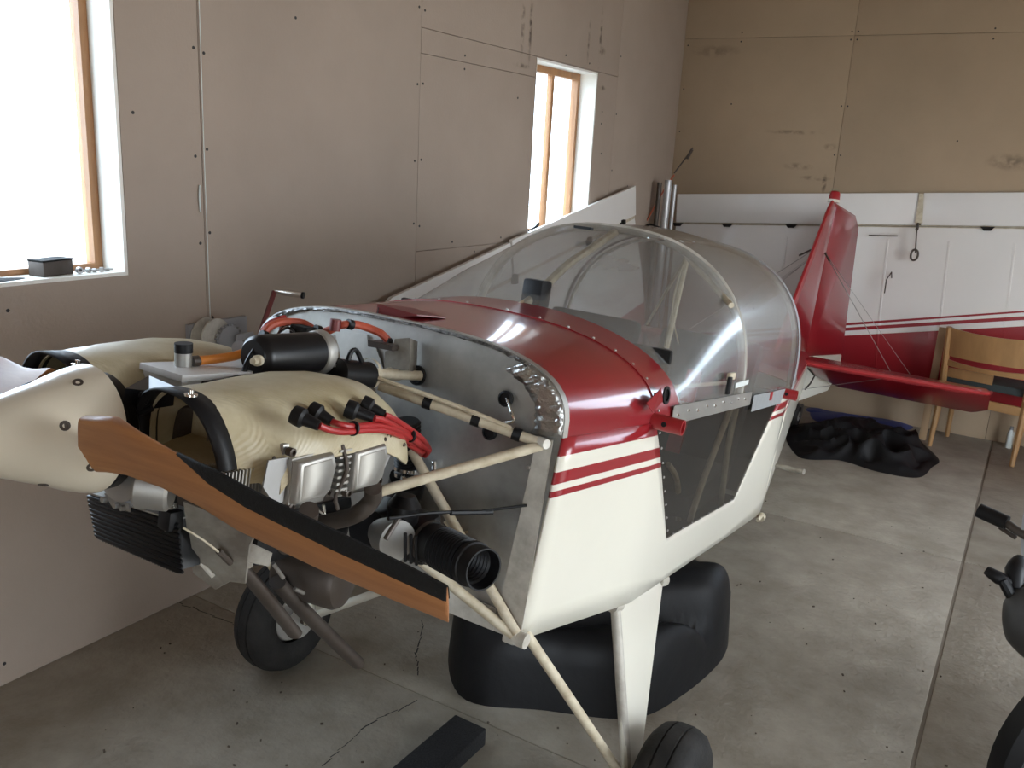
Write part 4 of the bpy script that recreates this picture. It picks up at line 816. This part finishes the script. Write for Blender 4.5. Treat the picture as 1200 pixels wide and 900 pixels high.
FB().tube([(1.675, .03, .02), (1.68, .10, -.02), (1.685, .10, -.17)], .005, 8).tube([(1.68, .10, -.02), (1.675, .03, .0)], .01, 8).build('push_rod', 'steel', wr)
ob = FB(); ob.tube([(1.665, .11, -.16), (1.66, .11, -.19), (1.668, .11, -.215), (1.69, .11, -.215), (1.702, .11, -.19), (1.698, .11, -.16), (1.68, .11, -.15), (1.665, .11, -.16)], .007, 8, 3); ob.build('rod_clevis', 'steel', wr)
FB().tube([(1.55, .055, -.34), (1.555, .12, -.30), (1.53, .13, -.35), (1.525, .13, -.44)], .004, 8).build('fuel_vent_wire', 'steel', wr)
FB().span((1.38, .035, -.068), (1.56, .041, -.060)).build('inspection_slot', 'steel', wr)
for x in (.85, 1.37, 1.52, 2.01, 2.40, 2.9): FB().box((x, .052, -.45), (.010, .003, .80), Matrix.Rotation(-.06, 4, 'X')).build('rib_tape', 'wingwhite', wr) if False else None
# left wall wing
M['wingleft'] = wing_mat('wing_livery_left', [(-.60, 0)])
wo = Vector((.10, 2.80, .84)); 
wr2, rings, n = wing('wing', 'white aircraft wing leaning on the left wall below the small window', (.06, 2.94, .815), (.0, 1, .181), (.02, 0, -1), 2.72, .86, 1.0, None)
FB().loft(rings).build('wing_skin', 'wingleft', wr2, angle=25)
FB().slab([(1.12, -.006, .012), (2.72, -.006, .012), (2.72, -.006, .21), (1.12, -.006, .21)], (0, .02, 0)).build('flaperon', 'wingwhite', wr2)
FB().slab([(.0, -.006, .012), (1.10, -.006, .012), (1.10, -.006, .20), (.10, -.006, .19), (.03, -.006, .16), (0, -.006, .12)], (0, .02, 0)).build('flaperon', 'wingwhite', wr2)
FB().span((0, -.002, -.012), (2.72, .006, .006)).build('hinge_strip', 'creamtube', wr2)
for x in (.3, 1.11, 2.0, 2.5): FB().box((x, .02, .0), (.03, .03, .05)).build('hinge_bracket', 'blackm', wr2)
tag(FB().tube([(.14, 4.55, 1.17), (.15, 4.5, 1.26), (.10, 4.50, 1.34)], .004, 6, 3).build('orange_cord', 'rope'), 'short orange cord hanging over the wing below the small window', 'cord')
# ================================================================ corner tubes and cord
for p, r, z, mm, lb in [((0.072, 6.000, 1.374), .017, 1.53, 'steel', 'dark thin tube standing leftmost in the room corner'), ((0.137, 6.000, 1.378), .026, 1.55, 'galv', 'thick bright metal tube standing in the room corner'), ((0.177, 6.030, 1.381), .013, 1.52, 'galv', 'thin pale tube standing rightmost in the room corner')]:
    tag(MB().lathe([(r, 0), (r, z), (r*.85, z), (r*.85, z-.05)], (p[0], p[1]-.02, 0), (.0, .012, 1), 22).build('metal_tube', mm), lb, 'tube')
tag(MB().tube([(0.291, 6.000, 1.779), (0.254, 6.000, 1.720), (0.172, 6.000, 1.600)], .005, 6).tube([(0.286, 6.000, 1.768), (0.255, 6.000, 1.703)], .011, 8).build('antenna_rod', 'steel'), 'thin dark rod poking out above the corner tubes', 'rod')
tag(MB().tube([(0.173, 6.000, 1.588), (0.091, 6.000, 1.447), (0.010, 6.000, 1.278), (-0.037, 6.000, 1.207)], .006, 6, 3).build('red_cord', 'rope'), 'red cord slung in front of the corner tubes', 'cord')
tag(MB().tube([(-0.015, 5.950, 1.198), (0.048, 5.950, 1.234), (0.136, 5.950, 1.211), (0.210, 5.950, 1.176)], .008, 6, 4).build('black_cable', 'black'), 'black cable looped at the foot of the corner tubes', 'cable')
# ================================================================ winch on the left wall
wn = thing('hand_winch', 'grey geared hand winch with dark red crank on the left wall', 'winch', (.0, 2.06, .97))
def Q(p): return (p[0]-.0, p[1]-2.06, p[2]-.97)
MB().span((.0, -.10, -.10), (.02, .16, .06), .004).build('mounting_plate', 'greyplastic', wn)
MB().lathe([(.075, 0), (.078, .004), (.078, .008), (.03, .010), (.03, .045), (.075, .047), (.075, .053)], (.02, -.03, .0), (1, .15, .1), 30).build('reel', 'whitedirt', wn)
gt = MB(); gt.lathe([(.055, 0), (.055, .012), (.02, .014)], (.075, .02, -.005), (1, .1, .05), 30)
for k in range(24): gt.box((.081, .02+.058*math.cos(k*PI/12), -.005+.058*math.sin(k*PI/12)), (.012, .006, .006), Matrix.Rotation(k*PI/12, 4, 'X'))
gt.build('gear', 'greyplastic', wn)
MB().box((.10, .075, -.03), (.012, .08, .10), None, .01).build('side_frame', 'greyplastic', wn)
MB().lathe([(.03, 0), (.03, .02)], (.10, .07, -.03), (1, 0, 0), 24).build('hub', 'galv', wn)
ca_ = Vector((0.130, 2.159, 0.944)); cb_ = Vector((0.130, 2.253, 1.133)); 
MB().tube([Q(ca_-(cb_-ca_)*.1), Q(cb_)], .013, 4, flat=.5).build('crank_arm', 'crankred', wn)
MB().tube([Q((.10, 2.14, .94)), Q(ca_-(cb_-ca_)*.1)], .01, 8).build('crank_shaft', 'galv', wn)
cg = (0.230, 2.294, 1.125); MB().tube([Q(cb_), Q(mid(cb_, cg, .35)), Q(cg)], [.006, .012, .012], 12).build('crank_handle', 'chrome', wn); MB().tube([Q(mid(cb_, cg, .96)), Q(mid(cb_, cg, 1.03))], .0125, 12).build('handle_cap', 'black', wn)
# ================================================================ window sill things
zs = 1.2292
bx = thing('small_carton', 'small dark and brown carton on the sill of the large window', 'box', (-.07, 1.54, zs)); 
MB().box((0, 0, .022), (.06, .11, .044), Matrix.Rotation(.2, 4, 'Z'), .003).build('carton', 'steel', bx); MB().box((0, 0, .0465), (.062, .112, .005), Matrix.Rotation(.2, 4, 'Z')).build('lid', 'blackm', bx)
sp_ = []
for k, (y, z_, r) in enumerate([(1.615, .012, .010), (1.645, .008, .008), (1.665, .010, .006), (1.69, .007, .007), (1.71, .006, .005)]):
    mb = MB().lathe([(r, -.006), (r, .006), (r*.5, .006), (r*.5, -.006)], (-.045, y, zs+r+.0005), (1, .4*k, 0), 14).tube([(-.05, y-.01, zs+.006), (-.04, y+.015, zs+.006)], .003, 6)
    tag(mb.build('pipe_fitting', 'galv'), ['largest metal fitting on the large window sill, next to the dark carton', 'second metal fitting from the dark carton on the large window sill', 'middle metal fitting of the five on the large window sill', 'second small metal fitting from the frame post on the large window sill', 'smallest metal fitting on the large window sill, nearest its right edge'][k], 'fitting', 'fittings on the large window sill')
def cloth(name, m, lb, cat, outline, z0, hts, seed, n=26, kf=(7, 4), group=None, m2=40, fold=.38):
    random.seed(seed); cx = sum(p[0] for p in outline)/len(outline); cy = sum(p[1] for p in outline)/len(outline)
    pl = [Vector((p[0], p[1], 0)) for p in outline]; N = m2*len(pl)//4
    loop = []
    for i in range(len(pl)):
        for k in range(m2//4):
            t = k/(m2//4); a, b, c, d = pl[i-1], pl[i], pl[(i+1) % len(pl)], pl[(i+2) % len(pl)]
            loop.append(.5*((2*b)+(c-a)*t+(2*a-5*b+4*c-d)*t*t+(3*b-a-3*c+d)*t**3))
    rings = []; ctr = Vector((cx, cy, 0))
    for i in range(n, -1, -1):
        r = max(i/n, .01); ring = []
        for p in loop:
            q = ctr.lerp(p, r); h = hts(q.x, q.y, r)
            f = noise.noise(Vector((q.x*kf[0], q.y*kf[0], seed)))*.5; rg = 1-abs(noise.noise(Vector((q.x*kf[1]+3, q.y*kf[1], seed+5))))*2
            edge = min(1, (1-r)*6)
            ring.append((q.x, q.y, z0+max(0, h*(1+.35*f)+edge*h*fold*(rg-.5))))
        rings.append(ring)
    k = len(loop)
    mb = MB(); mb.loft([[(x, y, z0) for x, y, z in rings[0]]]+rings); o = mb.build(name, m, None, angle=80)
    return tag(o, lb, cat, group)
cloth('dark_cloth', 'blackm', 'dark crumpled cloth lying on the sill of the large window', 'cloth', [(-.01, .75), (-.02, 1.38), (-.10, 1.36), (-.11, .7)], zs, lambda x, y, r: .035*(1-r**4)*lin(y, [.7, 1.2, 1.38], [1, .8, .2]), 4)
tag(MB().tube([(-.06, .7, zs+.06), (-.05, 1.0, zs+.045), (-.045, 1.25, zs+.040)], [.03, .02, .008], 8, 3, flat=.5).build('white_bag', 'tag'), 'white plastic bag on the dark cloth in the large window', 'bag') if False else None
tl = thing('pliers', 'dark tool lying on the sill of the small window', 'tool', (-.06, 4.45, zs))
MB().tube([(0, -.05, .01), (.01, 0, .03), (0, .06, .05)], .008, 6, 3).build('handle', 'blackm', tl); MB().tube([(0, .0, .01), (.0, .04, .03), (.01, .07, .02)], .006, 6, 3).build('jaw', 'steel', tl)
# ================================================================ tarpaulins, cover and foam
cloth('black_tarpaulin', 'tarp', 'black crumpled tarpaulin heaped on the floor below the tailplane', 'tarpaulin', [(1.245, 5.783, 0.000), (1.448, 5.177, 0.000), (1.677, 5.270, 0.000), (1.894, 5.207, 0.000), (2.103, 5.254, 0.000), (2.152, 5.512, 0.000), (2.167, 5.720, 0.000), (2.003, 6.077, -0.000), (1.904, 6.232, 0.000), (1.578, 6.202, 0.000)], 0.001, lambda x, y, r: .13*(1-r**3)*(.65+.5*noise.noise(Vector((x*3, y*3, 9)))), 11, 60, (9, 6.5), m2=64, fold=1.3)
cloth('blue_tarpaulin', 'blue', 'blue sheet showing behind the black tarpaulin on the floor', 'tarpaulin', [(1.248, 6.382, 0.000), (1.385, 6.033, 0.000), (1.856, 6.190, 0.000), (1.890, 6.423, 0.000), (1.3, 6.25)], 0.001, lambda x, y, r: .03*(1-r**3), 2)
# big black cover bag below the cabin
def bag_h(x, y, r):
    e = (1-r**14)**.5
    fwd = Vector((x-1.10, y-2.05, 0)); d = (y-2.0)+(x-1.1)*.15
    cr_ = (y-x-.85)/1.41
    return e*(lin(d, [-.05, .15, .5, 1.1], [.19, .24, .24, .24])+.07*min(1, max(0, cr_/.12))**.5-(.09*math.exp(-(cr_/.03)**2) if x > 1.35 else 0))
cb = cloth('black_cover_bag', 'vinyl', 'bulky black vinyl bag lying on the floor under the cabin', 'bag', [(1.162, 2.016, 0.000), (1.425, 2.108, 0.000), (1.663, 2.232, 0.000), (1.746, 2.438, 0.000), (1.783, 2.695, 0.000), (1.764, 2.850, 0.000), (1.74, 2.78), (1.52, 2.92), (1.25, 2.92), (1.0, 2.7), (.92, 2.35)], .001, bag_h, 21, 30, (2.2, 1.3), m2=32, fold=.12)
tag(MB().box((1.30, 1.615, .028), (.11, .50, .055), Matrix.Rotation(-.02, 4, 'Z'), .004).build('foam_block', 'foam'), 'long black foam block lying on the floor in front of the bag', 'foam block')
# ================================================================ chair
def chair(name, label, loc, rz):
    t = thing(name, label, 'chair', loc, (0, 0, rz)); W_, D_ = .24, .15
    for s in (-1, 1):
        MB().tube([(s*W_, -D_-.03, 0), (s*W_, -D_, .25), (s*W_, -D_, .44), (s*W_, -D_-.06, .78)], [.014, .02, .022, .018], 8).build('rear_leg', 'beech', t)
        MB().tube([(s*W_, D_, 0), (s*W_, D_-.01, .44)], [.014, .02], 8).build('front_leg', 'beech', t)
        MB().box((s*W_, 0, .40), (.022, 2*D_, .055), None, .004).build('side_rail', 'beech', t)
    MB().box((0, -D_+.0, .335), (2*W_, .022, .055), None, .004).build('rear_rail', 'beech', t); MB().box((0, D_, .40), (2*W_, .022, .055), None, .004).build('front_rail', 'beech', t)
    MB().box((0, 0, .445), (2*W_-.03, 2*D_-.01, .05), None, .018).build('seat', 'seatfab', t)
    def curved(z0, z1, y0, y1, nm):
        rings = []
        for i in range(13):
            a = -1+2*i/12; x = a*(W_-.01); dy = -.045*(1-a*a)
            sag = -.012*(1-a*a)
            rings.append([(x, y0+dy-.007, z0), (x, y0+dy+.007, z0), (x, y1+dy+.007, z1+sag), (x, y1+dy-.007, z1+sag)])
        MB().loft(rings).build(nm, 'beech', t)
    curved(.60, .78, -D_-.028, -D_-.06, 'backrest'); curved(.535, .575, -D_-.018, -D_-.025, 'back_slat'); MB().box((-.09, -D_+.005, .49), (.26, .012, .06), None, .003).build('lower_back_panel', 'beech', t)
    return t
chair('wooden_chair', 'beech wooden chair with dark seat standing by the back wall', (2.36, 6.10, 0), -.22)
bp = thing('leaning_board', 'narrow wooden board leaning upright behind the wooden chair', 'board', (2.03, 6.12, 0))
MB().box((.0, .0, .372), (.045, .018, .745), Matrix.Rotation(-.06, 4, 'X')@Matrix.Rotation(-.0, 4, 'Y')).build('board', 'plank', bp)
bo = thing('small_bottle', 'small white bottle on the floor by the back wall under the chair', 'bottle', (2.519, 6.300, -0.032)[:2]+(0,))
MB().lathe([(.018, 0), (.02, .004), (.02, .10), (.010, .12), (.009, .125)], (0, 0, 0), (0, 0, 1), 18).build('body', 'tag', bo); MB().lathe([(.011, .122), (.011, .142)], (0, 0, 0), (0, 0, 1), 14).build('cap', 'greyplastic', bo)
M['mcgrey'] = mat('dark_grey_plastic', (.06, .06, .062), .5)
# ================================================================ motorcycle at the right edge
mc = thing('motorcycle', 'dark motorcycle at the right edge, only its grip, fender and wheel edge showing', 'motorcycle', (2.95, 2.2, 0))
def K(p): return (p[0]-2.95, p[1]-2.2, p[2])
wc = Vector((2.86, 2.30, .33)); wax = Vector((.60, -.80, .0)).normalized()
tw_ = MB().lathe([(.265, -.03), (.30, -.045), (.325, -.025), (.33, 0), (.325, .025), (.30, .045), (.265, .03)], K(wc), wax, 48, False).build('tyre', 'black', mc)
MB().lathe([(.267, -.030), (.235, -.018), (.235, .018), (.267, .030)], K(wc), wax, 40, False).build('rim', 'tag', tw_)
MB().lathe([(.03, -.04), (.03, .04)], K(wc), wax, 20).build('hub', 'galv', tw_)
spk = MB()
for k in range(18):
    a = k*PI/9; xx = wax.cross(Vector((0, 0, 1))).normalized(); p = wc+xx*math.cos(a)*.24+Vector((0, 0, 1))*math.sin(a)*.24; spk.tube([K(wc), K(p)], .002, 5)
spk.build('spokes', 'chrome', tw_, kind='stuff')
bd_ = MB(); rings = []
pth = [(2.584, 2.506, 0.620), (2.583, 2.522, 0.550), (2.602, 2.480, 0.500), (2.660, 2.471, 0.450)]
MB().tube([K((2.619, 2.532, 0.620)), K((2.613, 2.494, 0.580)), K((2.630, 2.475, 0.520)), K((2.685, 2.490, 0.450))], [.03, .055, .058, .03], 20, 6).build('fender', 'mcgrey', mc)
MB().tube([K((2.461, 2.477, 0.820)), K((2.529, 2.455, 0.810))], .019, 16).build('grip', 'black', mc, label='black rubber handlebar grip')
MB().tube([K((2.525, 2.458, 0.810)), K((2.554, 2.443, 0.800)), K((2.644, 2.339, 0.800))], .011, 12).build('handlebar', 'steel', mc)
MB().tube([K((2.516, 2.468, 0.790)), K((2.554, 2.445, 0.780))], .006, 8).build('brake_lever', 'steel', mc)
MB().tube([K((2.506, 2.507, 0.650)), K((2.537, 2.499, 0.640)), K((2.570, 2.507, 0.630))], [.012, .018, .014], 12, 3).build('foot_peg', 'black', mc)
MB().tube([K((2.579, 2.569, 0.680)), K((2.572, 2.532, 0.660)), K((2.580, 2.503, 0.620))], [.015, .026, .018], 12, 4).build('indicator', 'black', mc)
MB().tube([K((2.547, 2.489, 0.640)), K((2.576, 2.489, 0.600)), K((2.601, 2.552, 0.550))], .014, 10, 3).build('bracket', 'black', mc)
MB().slab([K((2.556, 2.436, 0.900)), K((2.562, 2.429, 0.800)), K((2.573, 2.415, 0.750)), K((2.653, 2.416, 0.750)), K((2.626, 2.422, 0.900))], (.02, .03, 0)).build('fairing', 'greyplastic', mc)
MB().tube([K((2.644, 2.339, 0.800)), K(wc)], .02, 14).build('fork_leg', 'galv', mc)
MB().span((-.02, .25, .18), (.16, .9, .6), .06).build('body', 'mcgrey', mc)
